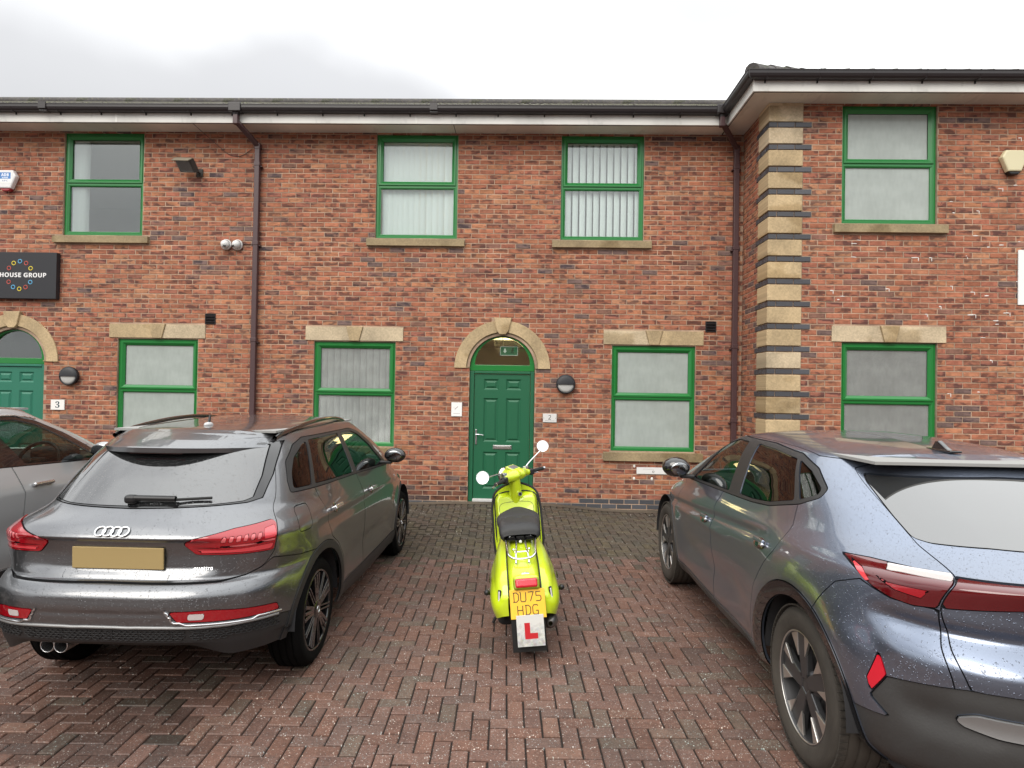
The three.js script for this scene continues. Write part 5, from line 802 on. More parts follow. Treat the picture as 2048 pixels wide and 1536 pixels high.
// ---------- silver SUV, far left, mostly hidden ----------
{
  const car = grp('parked_car'); car.position.set(-4.78, -0.02, 5.95); tag(car, 'silver SUV cut off by the left edge behind the dark grey car', 'car');
  const col = lin(0.42, 0.425, 0.43), P = paint(col, true, { metalness: 0.2 }), PD = paint(col, false, { metalness: 0.2 }), wb = 2.72; car.scale.setScalar(1.03);
  const rows = rowsA.map((r) => ({ ...r })); 
  const spec = { rows, sm: 1.2, cols: [24, 90, 90, 14], ref: 8, paint: P, disp: (v) => { let d = 0; for (const s of [0, wb]) { const r = Math.hypot(v.s - s, v.y - 0.35); if (v.X > 0.5) d += 0.014 * Math.exp(-(((r - 0.43) / 0.09) ** 2)); } if (v.t > 0.3 && v.t < 0.85) d -= 0.014 * Math.exp(-(((v.y - 0.62) / 0.1) ** 2)) * sstep(0.45, 0.75, v.s) * (1 - sstep(1.9, 2.2, v.s)); return d; },
    panels: [
      { name: 'rear_arch', cut: true, field: ringF(0, 0.35, 0.395) }, { name: 'front_arch', cut: true, field: ringF(wb, 0.35, 0.395) },
      { name: 'arch_trim', pair: true, field: ringF(0, 0.35, 0.452), mat: C.plastic, off: 0.006, rim: 0.03 }, { name: 'arch_trim', key: 'arch2', pair: true, field: ringF(wb, 0.35, 0.452), mat: C.plastic, off: 0.006, rim: 0.03 },
      { name: 'rear_window', c: 'xy', poly: [[-0.1, 1.14], [0.56, 1.146], [0.585, 1.27], [0.54, 1.445], [-0.1, 1.455]], when: rearW, mat: C.glassRear, off: -0.002 },
      { name: 'taillight', c: 'uy', poly: [[0.45, 0.9], [0.9, 0.9], [0.93, 1.04], [0.45, 1.0]], r: 0.02, when: rearW, pair: true, mat: C.lens, off: 0.005 },
      { name: 'rear_door_window', pair: true, glass: true, poly: [[0.1, 1.17], [1.18, 1.128], [1.10, 1.447], [0.36, 1.443]], r: 0.02, when: sideW, mat: C.glassDark, off: -0.004 },
      { name: 'front_door_window', pair: true, glass: true, poly: [[1.42, 1.118], [2.22, 1.085], [1.9, 1.28], [1.68, 1.40], [1.5, 1.443], [1.22, 1.449]], r: 0.02, when: sideW, mat: C.glassTint, off: -0.004 },
      { name: 'window_surround', pair: true, poly: [[0.0, 1.15], [0.5, 1.132], [1.2, 1.108], [2.36, 1.06], [1.96, 1.31], [1.7, 1.43], [1.5, 1.47], [0.3, 1.468], [0.1, 1.4]], r: 0.02, when: sideW, mat: C.gloss, off: 0.001 },
      { name: 'windscreen', glass: true, c: 'xy', poly: [[-0.1, 1.11], [0.7, 1.10], [0.56, 1.46], [-0.1, 1.49]], when: frontW, mat: C.glassTint, off: -0.003 },
      { name: 'rear_door', pair: true, poly: [[0.10, 1.2], [0.115, 0.95], [0.16, 0.80], [0.30, 0.72], [0.42, 0.60], [0.475, 0.45], [0.49, 0.39], [1.30, 0.38], [1.34, 0.9], [1.27, 1.2]], r: 0.02, when: sideW, mat: PD },
      { name: 'front_door', pair: true, poly: [[1.306, 0.38], [2.12, 0.375], [2.22, 0.6], [2.2, 0.9], [2.2, 1.2], [1.276, 1.2], [1.346, 0.9]], r: 0.02, when: sideW, mat: PD },
      { name: 'sill', pair: true, poly: [[0.3, 0.1], [2.5, 0.1], [2.5, 0.372], [0.3, 0.374]], when: sideW, mat: C.plastic, off: 0.004 },
      { name: 'rear_bumper', c: 'uy', poly: [[-0.1, 0.1], [1.3, 0.1], [1.3, 0.785], [0.8, 0.80], [-0.1, 0.763]], when: rearW, mat: P },
      { name: 'roof', field: (v) => Math.max(1.488 - v.y, v.X - 0.56), mat: P, gap: 0.002 },
    ] };
  const { sh } = carBody(car, spec);
  mesh('underbody', box(-0.74, 0.74, 0.2, 0.36, -3.3, 0.55), M.dark, car);
  for (const sg of [1, -1]) {
    mesh('window_chrome', ribbon(sh, 'sy', [[0.3, 1.475], [0.9, 1.478], [1.5, 1.478], [1.72, 1.437]], 0.012, 0.004, sideW, [sg]), C.silver, car);
    for (const [s, y] of [[0.5, 0.98], [1.52, 0.955]]) { const v = seat(sh, 'sy', s, y, sideW), h = mesh('door_handle', new RoundedBoxGeometry(0.2, 0.03, 0.03, 3, 0.012), C.silver, car); frameAt(h, v, 0.016, sg); }
    const mm = grp('door_mirror', car); mesh('mirror_housing', new THREE.SphereGeometry(0.1, 24, 16).scale(1.05, 0.72, 0.62), P, mm); mesh('mirror_glass', new THREE.SphereGeometry(0.085, 20, 10).scale(1, 0.68, 0.16).translate(0, 0, 0.055), C.mirror, mm); mm.position.set(sg * 0.95, 1.16, -2.1);
    const rail = []; for (let i = 0; i <= 20; i++) { const t = i / 20; rail.push([sg * 0.55, 1.49 + 0.06 * Math.sin(Math.PI * t) ** 0.5, -lerp(0, 1.7, t)]); } mesh('roof_rail', tube(rail, 0.016, 40, 8), C.silver, car);
    for (const s of [0, wb]) wheelOn(car, 'wheel', 0.745, 0.35, s, sg, (w) => { mesh('tyre', tyreGeo(0.35, 0.24, 0.24), C.tyre, w); const sp = []; for (let i = 0; i < 5; i++) { const g = box(-0.0, 0.03, 0.03, 0.235, -0.03, 0.03, 0.01).translate(0.07, 0, 0); g.rotateX(i / 5 * 6.283); sp.push(g); } mesh('rim', merge([lathe([[0.1, 0.245], [0.105, 0.238], [-0.06, 0.215]], 48), ...sp]), C.rimBright, w); mesh('brake_disc', lathe([[0, 0], [0.02, 0.16], [0, 0.16]], 30), C.rimGrey, w); });
    for (const s of [0, wb]) mesh('wheel_housing', housing(sg, 0.41, 0.5, 0.86, 0.36, s), M.dark, car);
  }
  cabin(car, wb, 1.1, 1.58, 0.85);
}
// ---------- lime scooter ----------
function gridSurf(nu, nv, fn, flip = false) { // smooth surface from fn(u, v) -> [x, y, z]
  const pos = [], uv = [], idx = []; for (let i = 0; i <= nu; i++) for (let j = 0; j <= nv; j++) { pos.push(...fn(i / nu, j / nv)); uv.push(i / nu, j / nv); }
  for (let i = 0; i < nu; i++) for (let j = 0; j < nv; j++) { const a = i * (nv + 1) + j, b = a + nv + 1; idx.push(...(flip ? [a, a + 1, b, b, a + 1, b + 1] : [a, b, a + 1, b, b + 1, a + 1])); }
  const g = new THREE.BufferGeometry(); g.setAttribute('position', new THREE.Float32BufferAttribute(pos, 3)); g.setAttribute('uv', new THREE.Float32BufferAttribute(uv, 2)); g.setIndex(idx); g.computeVertexNormals(); return g;
}
const curve = (pts) => { const f = pchip(pts.map((p) => p[0]), pts.map((p) => p[1])); return (x) => { let i = 0; while (i + 2 < pts.length && pts[i + 1][0] < x) i++; return f(i, clamp((x - pts[i][0]) / (pts[i + 1][0] - pts[i][0]))); }; };
// closed loft through superellipse sections: [s, x centre, y centre, half width, half height, exponent]
function loft(secs, n = 28, m = 40) { const L = secs.map((_, i) => i), F = [0, 1, 2, 3, 4, 5].map((k) => pchip(L, secs.map((s) => s[k]))); const at = (k, u) => { const x = u * (secs.length - 1), i = Math.min(secs.length - 2, Math.floor(x)); return F[k](i, x - i); };
  return gridSurf(n, m, (u, v) => { const a = v * Math.PI * 2, e = 2 / at(5, u), c = Math.cos(a), s = Math.sin(a); return [at(1, u) + at(3, u) * Math.sign(c) * Math.abs(c) ** e, at(2, u) + at(4, u) * Math.sign(s) * Math.abs(s) ** e, -at(0, u)]; }); }
{
  const sc = grp('scooter'); tag(sc, 'lime green motor scooter with black seat parked between the two cars', 'scooter');
  sc.position.set(0.035, 0.0, 4.97); sc.rotation.set(0, 0.045, 0.085);
  const lime = phys(lin(0.55, 0.69, 0.016), 0.32, { clearcoat: 1, clearcoatRoughness: 0.05 }), seatM = std(lin(0.022, 0.022, 0.023), 0.55, { bumpMap: grain, bumpScale: 0.0008 });
  const topY = curve([[-0.2, 0.40], [-0.165, 0.47], [-0.12, 0.535], [0.0, 0.595], [0.2, 0.64], [0.45, 0.675], [0.7, 0.68]]);
  // spine between the side panels
  mesh('rear_body', gridSurf(40, 39, (u, v) => { const s = lerp(-0.19, 0.68, u), t = topY(s), w = lerp(0.10, 0.108, sstep(-0.19, 0.0, s)), a0 = lerp(-1.3, 1.3, v), a = clamp(a0, -1, 1), x = w * a * (1 + 0.1 * Math.max(0, Math.abs(a0) - 1)), y = t - 0.05 * Math.abs(a) ** 4 - 0.006 * a * a - Math.max(0, Math.abs(a0) - 1) * 0.8 * (t - 0.3); return [x, y, -s]; }), lime, sc);
  mesh('rear_apron', gridSurf(10, 16, (u, v) => { const a = lerp(-1, 1, v), y = lerp(0.27, topY(-0.19) - 0.05 * Math.abs(a) ** 4 - 0.006 * a * a, u); return [0.10 * a, y, 0.19 + 0.03 * (1 - u) - 0.02 * a * a]; }), lime, sc);
  for (const sg of [-1, 1]) {
    const yb = curve([[-0.21, 0.30], [-0.1, 0.255], [0.2, 0.25], [0.5, 0.29], [0.7, 0.36]]);
    const panel = gridSurf(44, 36, (u, v) => { const s = lerp(-0.205, 0.68, u ** 1.25), t = topY(Math.max(s, -0.17)) - 0.045, b = yb(s), y = lerp(b, t, v);
      const plan = Math.sqrt(clamp(1 - ((0.08 - Math.min(s, 0.08)) / 0.2851) ** 3.6)) * (1 - 0.42 * sstep(0.25, 0.72, s)), bulge = (0.80 + 0.20 * Math.sin(Math.PI * clamp(v * 1.35))) * Math.sqrt(clamp(1 - clamp((v - 0.42) / 0.58) ** 2.6)); const x = 0.112 + 0.128 * plan * bulge; return [sg * x, y, -s]; }, sg > 0);
    const p = mesh('side_panel', panel, lime, sc);
    mesh('panel_trim', tube(Array.from({ length: 14 }, (_, i) => { const s = lerp(-0.18, 0.66, i / 13); return [sg * 0.109, topY(Math.max(s, -0.17)) - 0.044, -s]; }), 0.0045, 40, 6), M.black, sc);
    const ind = grp('indicator', sc); mesh('indicator_bezel', new RoundedBoxGeometry(0.024, 0.098, 0.012, 3, 0.006), M.black, ind); mesh('indicator_lens', new RoundedBoxGeometry(0.013, 0.08, 0.014, 3, 0.005).translate(0, 0, 0.002), phys(lin(0.7, 0.7, 0.68), 0.15, { clearcoat: 1 }), ind); ind.position.set(sg * 0.172, 0.405, 0.152); ind.rotation.set(-0.12, sg * 0.52, sg * 0.10);
    mesh('footpeg', merge([bar([sg * 0.16, 0.33, -0.1], [sg * 0.262, 0.375, -0.06], 0.013), new THREE.SphereGeometry(0.02, 12, 8).translate(sg * 0.262, 0.375, -0.06), bar([sg * 0.225, 0.36, -0.075], [sg * 0.205, 0.27, -0.1], 0.01)]), M.black, sc);
    mesh('panel_emblem', new RoundedBoxGeometry(0.004, 0.03, 0.09, 1, 0.001).translate(sg * 0.24, 0.45, -0.12), M.black, sc);
  }
  // tail lamp, badge and plates
  { const h = grp('tail_lamp', sc); mesh('lamp_housing', loft([[-0.035, 0, 0.0, 0.082, 0.034, 4], [0.0, 0, 0.012, 0.088, 0.05, 4], [0.06, 0, 0.03, 0.08, 0.03, 3], [0.10, 0, 0.035, 0.05, 0.006, 2.5]], 14, 36), lime, h); mesh('lamp_bezel', new RoundedBoxGeometry(0.168, 0.072, 0.03, 4, 0.012).translate(0, -0.002, 0.03), phys(lin(0.25, 0.30, 0.02), 0.3), h); mesh('lamp_lens', new RoundedBoxGeometry(0.146, 0.058, 0.034, 4, 0.014).translate(0, 0.0, 0.042), C.reflector, h); mesh('badge', new THREE.SphereGeometry(0.03, 24, 10).scale(1, 0.8, 0.16).rotateX(-0.8).translate(0.0, 0.064, -0.012), C.silver, h); h.position.set(0.012, 0.487, 0.165); h.rotation.x = -0.42; }
  const plateT = ctex(512, 400, (x, w, h) => { x.fillStyle = '#f7bd2c'; x.fillRect(0, 0, w, h); x.strokeStyle = '#2b1a08'; x.lineWidth = 13; x.lineCap = 'butt'; x.lineJoin = 'miter';
    const G = { D: [[[0, 0], [0.62, 0], [0.95, 0.22], [0.95, 0.78], [0.62, 1], [0, 1]], [[0.17, 0], [0.17, 1]]], U: [[[0.03, 0], [0.03, 0.85], [0.2, 1], [0.75, 1], [0.92, 0.85], [0.92, 0]]], 7: [[[0, 0], [0.95, 0], [0.38, 1]]], 5: [[[0.9, 0], [0.1, 0], [0.1, 0.42], [0.7, 0.42], [0.92, 0.55], [0.92, 0.86], [0.72, 1], [0.02, 1]]], H: [[[0.04, 0], [0.04, 1]], [[0.92, 0], [0.92, 1]], [[0.04, 0.5], [0.92, 0.5]]], G: [[[0.92, 0.12], [0.78, 0], [0.2, 0], [0.02, 0.2], [0.02, 0.8], [0.2, 1], [0.92, 1], [0.92, 0.6], [0.55, 0.6]]] };
    const put = (c, ox, oy, cw, chh) => { for (const l of G[c]) { x.beginPath(); l.forEach(([a, b], i) => (i ? x.lineTo(ox + a * cw, oy + b * chh) : x.moveTo(ox + a * cw, oy + b * chh))); x.stroke(); } };
    [...'DU75'].forEach((c, i) => put(c, 42 + i * 112, 38, 86, 130)); [...'HDG'].forEach((c, i) => put(c, 98 + i * 112, 222, 86, 130));
    x.fillStyle = '#1d1208'; for (const [a, b] of [[150, 36], [318, 36], [116, 360], [398, 352]]) { x.beginPath(); x.arc(a, b, 9, 0, 7); x.fill(); } });
  { const pl = grp('number_plate', sc); mesh('plate_board', new RoundedBoxGeometry(0.232, 0.182, 0.006, 3, 0.003), std(lin(0.75, 0.5, 0.05), 0.45), pl); const f = mesh('plate_face', new THREE.PlaneGeometry(0.226, 0.176), std(0xffffff, 0.35, { map: plateT }), pl); f.position.z = 0.0042; pl.position.set(0.012, 0.375, 0.222); pl.rotation.x = -0.34; }
  mesh('plate_bracket', box(-0.06, 0.08, 0.27, 0.42, 0.17, 0.2, 0.004).rotateX(0), M.black, sc);
  const lT = ctex(256, 280, (x, w, h) => { x.fillStyle = '#d9d9d4'; x.fillRect(0, 0, w, h); const R = rng(3); for (let i = 0; i < 500; i++) { x.fillStyle = `rgba(${120 + 60 * R()},${120 + 60 * R()},${118 + 60 * R()},${0.05 + 0.09 * R()})`; const r = 3 + 14 * R(); x.beginPath(); x.arc(R() * w, h * (0.2 + 0.8 * Math.sqrt(R())), r, 0, 7); x.fill(); } x.fillStyle = '#c4242c'; x.fillRect(72, 68, 52, 146); x.fillRect(72, 162, 122, 52); });
  { const lp = grp('learner_plate', sc); mesh('learner_board', new RoundedBoxGeometry(0.178, 0.196, 0.004, 2, 0.0015), std(lin(0.6, 0.6, 0.58), 0.5), lp); const f = mesh('learner_face', new THREE.PlaneGeometry(0.177, 0.195), std(0xffffff, 0.5, { map: lT }), lp); f.position.z = 0.0032; lp.position.set(0.018, 0.215, 0.262); lp.rotation.x = -0.10; }
  mesh('mud_flap', merge([gridSurf(12, 8, (u, v) => [lerp(-0.088, 0.10, v), lerp(0.31, 0.085, u), 0.248 - 0.01 * u], true), box(-0.104, 0.118, 0.07, 0.31, 0.235, 0.243, 0.003)]), M.rubber, sc);
  // wheels
  const wheel = (s, y, parent) => { const w = grp('wheel', parent); mesh('tyre', tyreGeo(0.225, 0.12, 0.155), C.tyre, w); mesh('rim', lathe([[0.05, 0.16], [0.045, 0.14], [0.02, 0.05], [0.04, 0], [-0.04, 0], [-0.02, 0.05], [-0.045, 0.14], [-0.05, 0.16]], 40), M.steel, w); w.position.set(0, y, -s); return w; };
  wheel(0.0, 0.222, sc);
  mesh('rear_mudguard', merge([gridSurf(20, 10, (u, v) => { const a = lerp(0.15, 2.6, u), r = 0.25; return [lerp(-0.075, 0.075, v), 0.222 + r * Math.sin(a), 0.0 + r * Math.cos(a)]; })]), M.black, sc);
  mesh('engine', merge([new RoundedBoxGeometry(0.14, 0.2, 0.4, 3, 0.05).translate(-0.13, 0.25, -0.2), new RoundedBoxGeometry(0.3, 0.16, 0.3, 3, 0.05).translate(0, 0.27, -0.45)]), M.dark, sc);
  mesh('exhaust', merge([lathe([[-0.2, 0.02], [-0.18, 0.05], [0.12, 0.055], [0.16, 0.035], [0.18, 0.022], [0.178, 0.015]], 24).rotateY(-Math.PI / 2).translate(0.155, 0.21, -0.02)]), phys(lin(0.18, 0.17, 0.16), 0.4, { metalness: 0.8 }), sc);
  mesh('side_stand', bar([-0.1, 0.24, -0.5], [-0.25, 0.012, -0.46], 0.011), M.black, sc);
  // seat: rider hump and passenger pad
  { const st = grp('seat', sc);
    mesh('rider_pad', loft([[0.50, 0, 0.735, 0.155, 0.028, 3], [0.53, 0, 0.742, 0.166, 0.042, 3], [0.6, 0, 0.756, 0.17, 0.045, 2.8], [0.68, 0, 0.765, 0.155, 0.045, 2.6], [0.78, 0, 0.775, 0.088, 0.042, 2.2], [0.86, 0, 0.768, 0.038, 0.034, 2], [0.9, 0, 0.755, 0.01, 0.01, 2]], 30, 40), seatM, st);
    mesh('passenger_pad', loft([[0.235, 0, 0.70, 0.12, 0.02, 3], [0.25, 0, 0.715, 0.143, 0.045, 3.2], [0.3, 0, 0.735, 0.152, 0.055, 3], [0.42, 0, 0.75, 0.155, 0.05, 3], [0.52, 0, 0.752, 0.15, 0.045, 3], [0.56, 0, 0.75, 0.13, 0.02, 3]], 26, 40), seatM, st);
    for (let i = 0; i < 6; i++) mesh('stitch_rib', tube([[-0.12, 0.776 - 0.006 * 0, -(0.31 + i * 0.035)], [0, 0.791 + 0.008 * Math.min(1, i / 4), -(0.305 + i * 0.035)], [0.12, 0.776, -(0.31 + i * 0.035)]], 0.004, 12, 5), seatM, st);
    mesh('seat_base', box(-0.13, 0.13, 0.66, 0.71, -0.8, -0.27, 0.02), M.black, st); }
  // chrome rack
  { const r = grp('luggage_rack', sc), Y = (s) => topY(s) + 0.045, pt = (x, s) => [x, Y(s), -s]; const loop = [[-0.098, 0.26], [-0.1, 0.1], [-0.088, -0.01], [-0.05, -0.045], [0.05, -0.045], [0.088, -0.01], [0.1, 0.1], [0.098, 0.26], [0.06, 0.285], [-0.06, 0.285]];
    mesh('rack_loop', tube(loop.map(([x, s]) => pt(x, s)), 0.0078, 90, 8, true), M.chrome, r);
    for (const x of [-0.034, 0.034]) mesh('rack_rail', tube([pt(x, 0.285), pt(x, 0.1), pt(x * 1.25, -0.02), [x * 1.3, Y(-0.045) - 0.03, 0.055]], 0.007, 30, 8), M.chrome, r);
    mesh('rack_crossbar', tube([pt(-0.05, 0.03), pt(0.05, 0.03)], 0.006, 6, 8), M.chrome, r);
    for (const x of [-0.055, 0.055]) mesh('rack_bolt', new THREE.SphereGeometry(0.011, 12, 8).translate(x, topY(0.13) + 0.012, -0.13), M.chrome, r); mesh('rack_bolt', new THREE.SphereGeometry(0.012, 12, 8).translate(0.0, topY(0.24) + 0.02, -0.24), phys(lin(0.8, 0.8, 0.8), 0.3), r); }
  // floor, leg shield with black edging, glove box
  mesh('floor_board', merge([box(-0.2, 0.2, 0.25, 0.285, -1.12, -0.62, 0.012)]), lime, sc); mesh('floor_mat', box(-0.17, 0.17, 0.286, 0.292, -1.08, -0.66), M.rubber, sc);
  const shW = curve([[0.2, 0.16], [0.32, 0.195], [0.5, 0.212], [0.7, 0.212], [0.84, 0.195], [0.91, 0.14], [0.94, 0.06]]), shS = (x, y) => 1.06 + 0.16 * sstep(0.25, 0.95, y) - 0.5 * x * x;
  mesh('leg_shield', merge([gridSurf(40, 24, (u, v) => { const y = lerp(0.24, 0.942, u), x = lerp(-1, 1, v) * shW(y); return [x, y, -shS(x, y)]; }), gridSurf(40, 24, (u, v) => { const y = lerp(0.24, 0.942, u), x = lerp(-1, 1, v) * shW(y); return [x, y, -shS(x, y) - 0.02]; }, true)]), lime, sc);
  mesh('shield_trim', tube([...Array.from({ length: 18 }, (_, i) => { const y = lerp(0.24, 0.93, i / 17); return [-shW(y), y, -shS(shW(y), y) - 0.008]; }), [0, 0.948, -shS(0, 0.948) - 0.008], ...Array.from({ length: 18 }, (_, i) => { const y = lerp(0.93, 0.24, i / 17); return [shW(y), y, -shS(shW(y), y) - 0.008]; })], 0.0115, 120, 8), M.rubber, sc);
  mesh('glove_box', gridSurf(30, 30, (u, v) => { const y = lerp(0.40, 0.875, u), h = lerp(-1, 1, v), w = lerp(0.165, 0.185, u) - 0.03 * sstep(0.86, 1, u), e = Math.min(clamp((1 - Math.abs(h)) / 0.12), clamp((1 - u) / 0.08)), x = h * w; return [x, y - 0.05 * sstep(0.85, 1, u) * Math.exp(-((x / 0.05) ** 2)), -shS(x, y) + 0.012 + 0.085 * Math.sqrt(clamp(1 - (1 - e) ** 2)) * lerp(1, 0.75, u)]; }), lime, sc);
  mesh('glove_box_seal', tube([[-0.188, 0.42, -1.075], [-0.19, 0.7, -1.13], [-0.178, 0.845, -1.158], [-0.13, 0.872, -1.178], [-0.055, 0.878, -1.185], [-0.035, 0.835, -1.165], [0, 0.822, -1.16], [0.035, 0.835, -1.165], [0.055, 0.878, -1.185], [0.13, 0.872, -1.178], [0.178, 0.845, -1.158], [0.19, 0.7, -1.13], [0.188, 0.42, -1.075]], 0.006, 120, 6), M.rubber, sc);
  mesh('glove_box_lid', (() => { const P = (x, y, o) => [x, y, -shS(x, y) + 0.0985 * lerp(1, 0.78, (y - 0.4) / 0.475) + o]; return tube([P(-0.13, 0.45, 0), P(-0.135, 0.62, 0), P(-0.14, 0.78, 0), P(-0.06, 0.80, 0), P(0.06, 0.80, 0), P(0.14, 0.78, 0), P(0.135, 0.62, 0), P(0.13, 0.45, 0)], 0.0016, 60, 5); })(), M.black, sc);
  mesh('ignition_lock', merge([new THREE.CylinderGeometry(0.018, 0.018, 0.014, 20).rotateX(Math.PI / 2).translate(0.04, 0.868, -1.10)]), C.silver, sc); mesh('ignition_key_slot', new THREE.CylinderGeometry(0.011, 0.011, 0.016, 16).rotateX(Math.PI / 2).translate(0.04, 0.868, -1.10), M.black, sc);
  // front end, steered to the left
  mesh('steering_tube', loft([[1.16, 0, 0.80, 0.045, 0.03, 2], [1.15, 0, 0.86, 0.05, 0.06, 2.4]], 4, 24), lime, sc);
  mesh('steering_column', (() => { const g = new THREE.CylinderGeometry(0.047, 0.06, 0.24, 28); g.rotateX(0.2); return g.translate(0, 0.90, -1.155); })(), lime, sc);
  const st = new THREE.Group(); st.position.set(0.03, 0.99, -1.15); st.rotation.set(0, 0.88, 0.06); st.name = 'handlebar'; sc.add(st);
  { mesh('headset', (() => gridSurf(40, 40, (u, v) => { // cowl along the bar axis, swelling to the headlamp in front
      const x = lerp(-0.175, 0.175, u), k = Math.abs(x / 0.175), a = v * Math.PI * 2, h = lerp(0.062, 0.022, k ** 1.4), d = lerp(0.125, 0.03, sstep(0.15, 0.85, k)), f = lerp(0.055, 0, k); return [x, 0.03 + h * Math.sin(a) + 0.012 * (1 - k), -f + d * Math.cos(a) * (Math.cos(a) < 0 ? 1.0 : 0.78)]; }))(), lime, st);
    mesh('headset_cap', merge([new THREE.SphereGeometry(0.02, 12, 10).translate(-0.175, 0.03, 0), new THREE.SphereGeometry(0.02, 12, 10).translate(0.175, 0.03, 0)]), lime, st);
    const gauge = mesh('gauge', new RoundedBoxGeometry(0.082, 0.012, 0.062, 3, 0.005), phys(lin(0.17, 0.18, 0.19), 0.12, { clearcoat: 1 }), st); gauge.position.set(0, 0.105, -0.04); gauge.rotation.x = 0.32; mesh('gauge_surround', new RoundedBoxGeometry(0.11, 0.012, 0.09, 3, 0.005).rotateX(0.32).translate(0, 0.101, -0.042), phys(lin(0.55, 0.68, 0.12), 0.25, { clearcoat: 1 }), st);
    mesh('headlamp', new THREE.SphereGeometry(0.07, 24, 16).scale(1, 1, 0.5).translate(0, 0.03, -0.155), M.chrome, st);
    for (const sg of [-1, 1]) {
      const gr = mesh('grip', merge([bar([sg * 0.2, 0.03, 0.01], [sg * 0.335, 0.03, 0.035], 0.0165, 14), bar([sg * 0.172, 0.03, 0.0], [sg * 0.21, 0.03, 0.012], 0.026, 14)]), M.rubber, st); mesh('grip_end', bar([sg * 0.334, 0.03, 0.035], [sg * 0.354, 0.03, 0.039], 0.0155, 14), C.silver, st);
      mesh('switch_block', new RoundedBoxGeometry(0.05, 0.055, 0.06, 2, 0.012).rotateY(-sg * 0.2).translate(sg * 0.19, 0.028, 0.004), M.black, st); mesh('brake_reservoir', new RoundedBoxGeometry(0.045, 0.03, 0.035, 2, 0.006).translate(sg * 0.155, 0.07, -0.022), C.silver, st);
      mesh('brake_lever', tube([[sg * 0.17, 0.025, -0.03], [sg * 0.22, 0.012, -0.045], [sg * 0.33, -0.008, -0.02]], 0.006, 16, 7), C.silver, st);
    }
    for (const [sg, ex, ey, ez] of [[-1, -0.435, 0.105, -0.02], [1, 0.445, 0.215, -0.02]]) { const mi = grp('mirror', st); st.remove(mi); st.add(mi); mesh('mirror_stem', tube([[sg * 0.155, 0.06, -0.02], [sg * 0.165, 0.08, -0.022], [ex - sg * 0.05, ey - (sg > 0 ? 0.035 : 0.008), ez]], 0.006, 20, 8), M.chrome, mi); const q = new THREE.Group(); const head = merge([lathe([[-0.022, 0.0], [-0.02, 0.028], [-0.006, 0.051], [0.004, 0.054]], 36).rotateY(-Math.PI / 2), lathe([[0.004, 0.054], [0.007, 0.052], [0.004, 0.049]], 36).rotateY(-Math.PI / 2)]); const gl = lathe([[0.0045, 0.0], [0.0045, 0.0495]], 36).rotateY(-Math.PI / 2); const H = mesh('mirror_head', head, M.chrome, mi), Gm = mesh('mirror_glass', gl, phys(lin(0.9, 0.91, 0.92), 0.02, { metalness: 1 }), mi); for (const o of [H, Gm]) { o.position.set(ex, ey, ez); o.rotation.set(-0.5, -0.88, 0); } }
  }
  mesh('front_mudguard', gridSurf(24, 16, (u, v) => { const a = lerp(-0.1, 3.0, u), w = lerp(-1, 1, v), r = 0.262 - 0.03 * w * w; return [0.075 * w, 0.225 + r * Math.sin(a), -1.36 + r * Math.cos(a)]; }), lime, sc);
  mesh('fork', merge([bar([-0.06, 0.24, -1.36], [-0.03, 0.8, -1.2], 0.018), bar([0.06, 0.24, -1.36], [0.03, 0.8, -1.2], 0.018)]), M.steel, sc);
  wheel(1.36, 0.224, sc);
}
// ---------- things on and behind the walls (y measured from the building base) ----------
const B = (g, y = BASE) => g.translate(0, y, 0);
{ // company sign
  const s = grp('company_sign'), x1 = -7.225, y0 = 2.98, y1 = 3.69; tag(s, 'black company sign board with a ring of coloured circles on brick wall', 'sign');
  mesh('sign_board', B(box(-9.3, x1, y0, y1, 0.006, 0.085, 0.004)), std(lin(0.016, 0.017, 0.022), 0.55), s);
  const t = mesh('lettering', text('RHOUSE GROUP', 0.068, 0.002), std(lin(0.85, 0.85, 0.85), 0.5), s); t.geometry.computeBoundingBox(); const w = t.geometry.boundingBox.max.x * 2; t.scale.x = 0.79 / w; t.position.set(-7.775, 3.34 + BASE, 0.086);
  const cols = { y: lin(0.75, 0.6, 0.05), b: lin(0.12, 0.42, 0.68), r: lin(0.5, 0.08, 0.06), g: lin(0.05, 0.35, 0.12) }, mats = Object.fromEntries(Object.entries(cols).map(([k, c]) => [k, std(c, 0.5)]));
  [...'bryrgbrybryg'].forEach((c, i) => { const order = ['b', 'r', 'y', 'g', 'b', 'r', 'y', 'b', 'r', 'g', 'r', 'y'], a = Math.PI / 2 - i / 12 * 6.28318; if (i === 3 || i === 9) return; const m = mesh('circle', new THREE.TorusGeometry(0.028, 0.006, 6, 24), mats[order[i]], s); m.position.set(-7.795 + 0.195 * Math.cos(a), 3.337 + BASE + 0.212 * Math.sin(a), 0.087); m.scale.z = 0.4; });
}
function alarmBox(x, y, z, shell, foot, label, face) {
  const a = grp('alarm_box'); tag(a, label, 'alarm box'); const P = [[-0.11, 0.155], [0.11, 0.155], [0.165, 0.06], [0.085, -0.125], [-0.085, -0.125], [-0.165, 0.06]];
  mesh('cover', extr(P, 0.004, 0.085, 0.018).translate(x, y + BASE, z), shell, a);
  mesh('strobe', extr([[-0.085, -0.128], [0.085, -0.128], [0.05, -0.165], [-0.05, -0.165]], 0.006, 0.075, 0.012).translate(x, y + BASE, z), foot, a);
  if (face) face(a, x, y + BASE, z + 0.086);
}
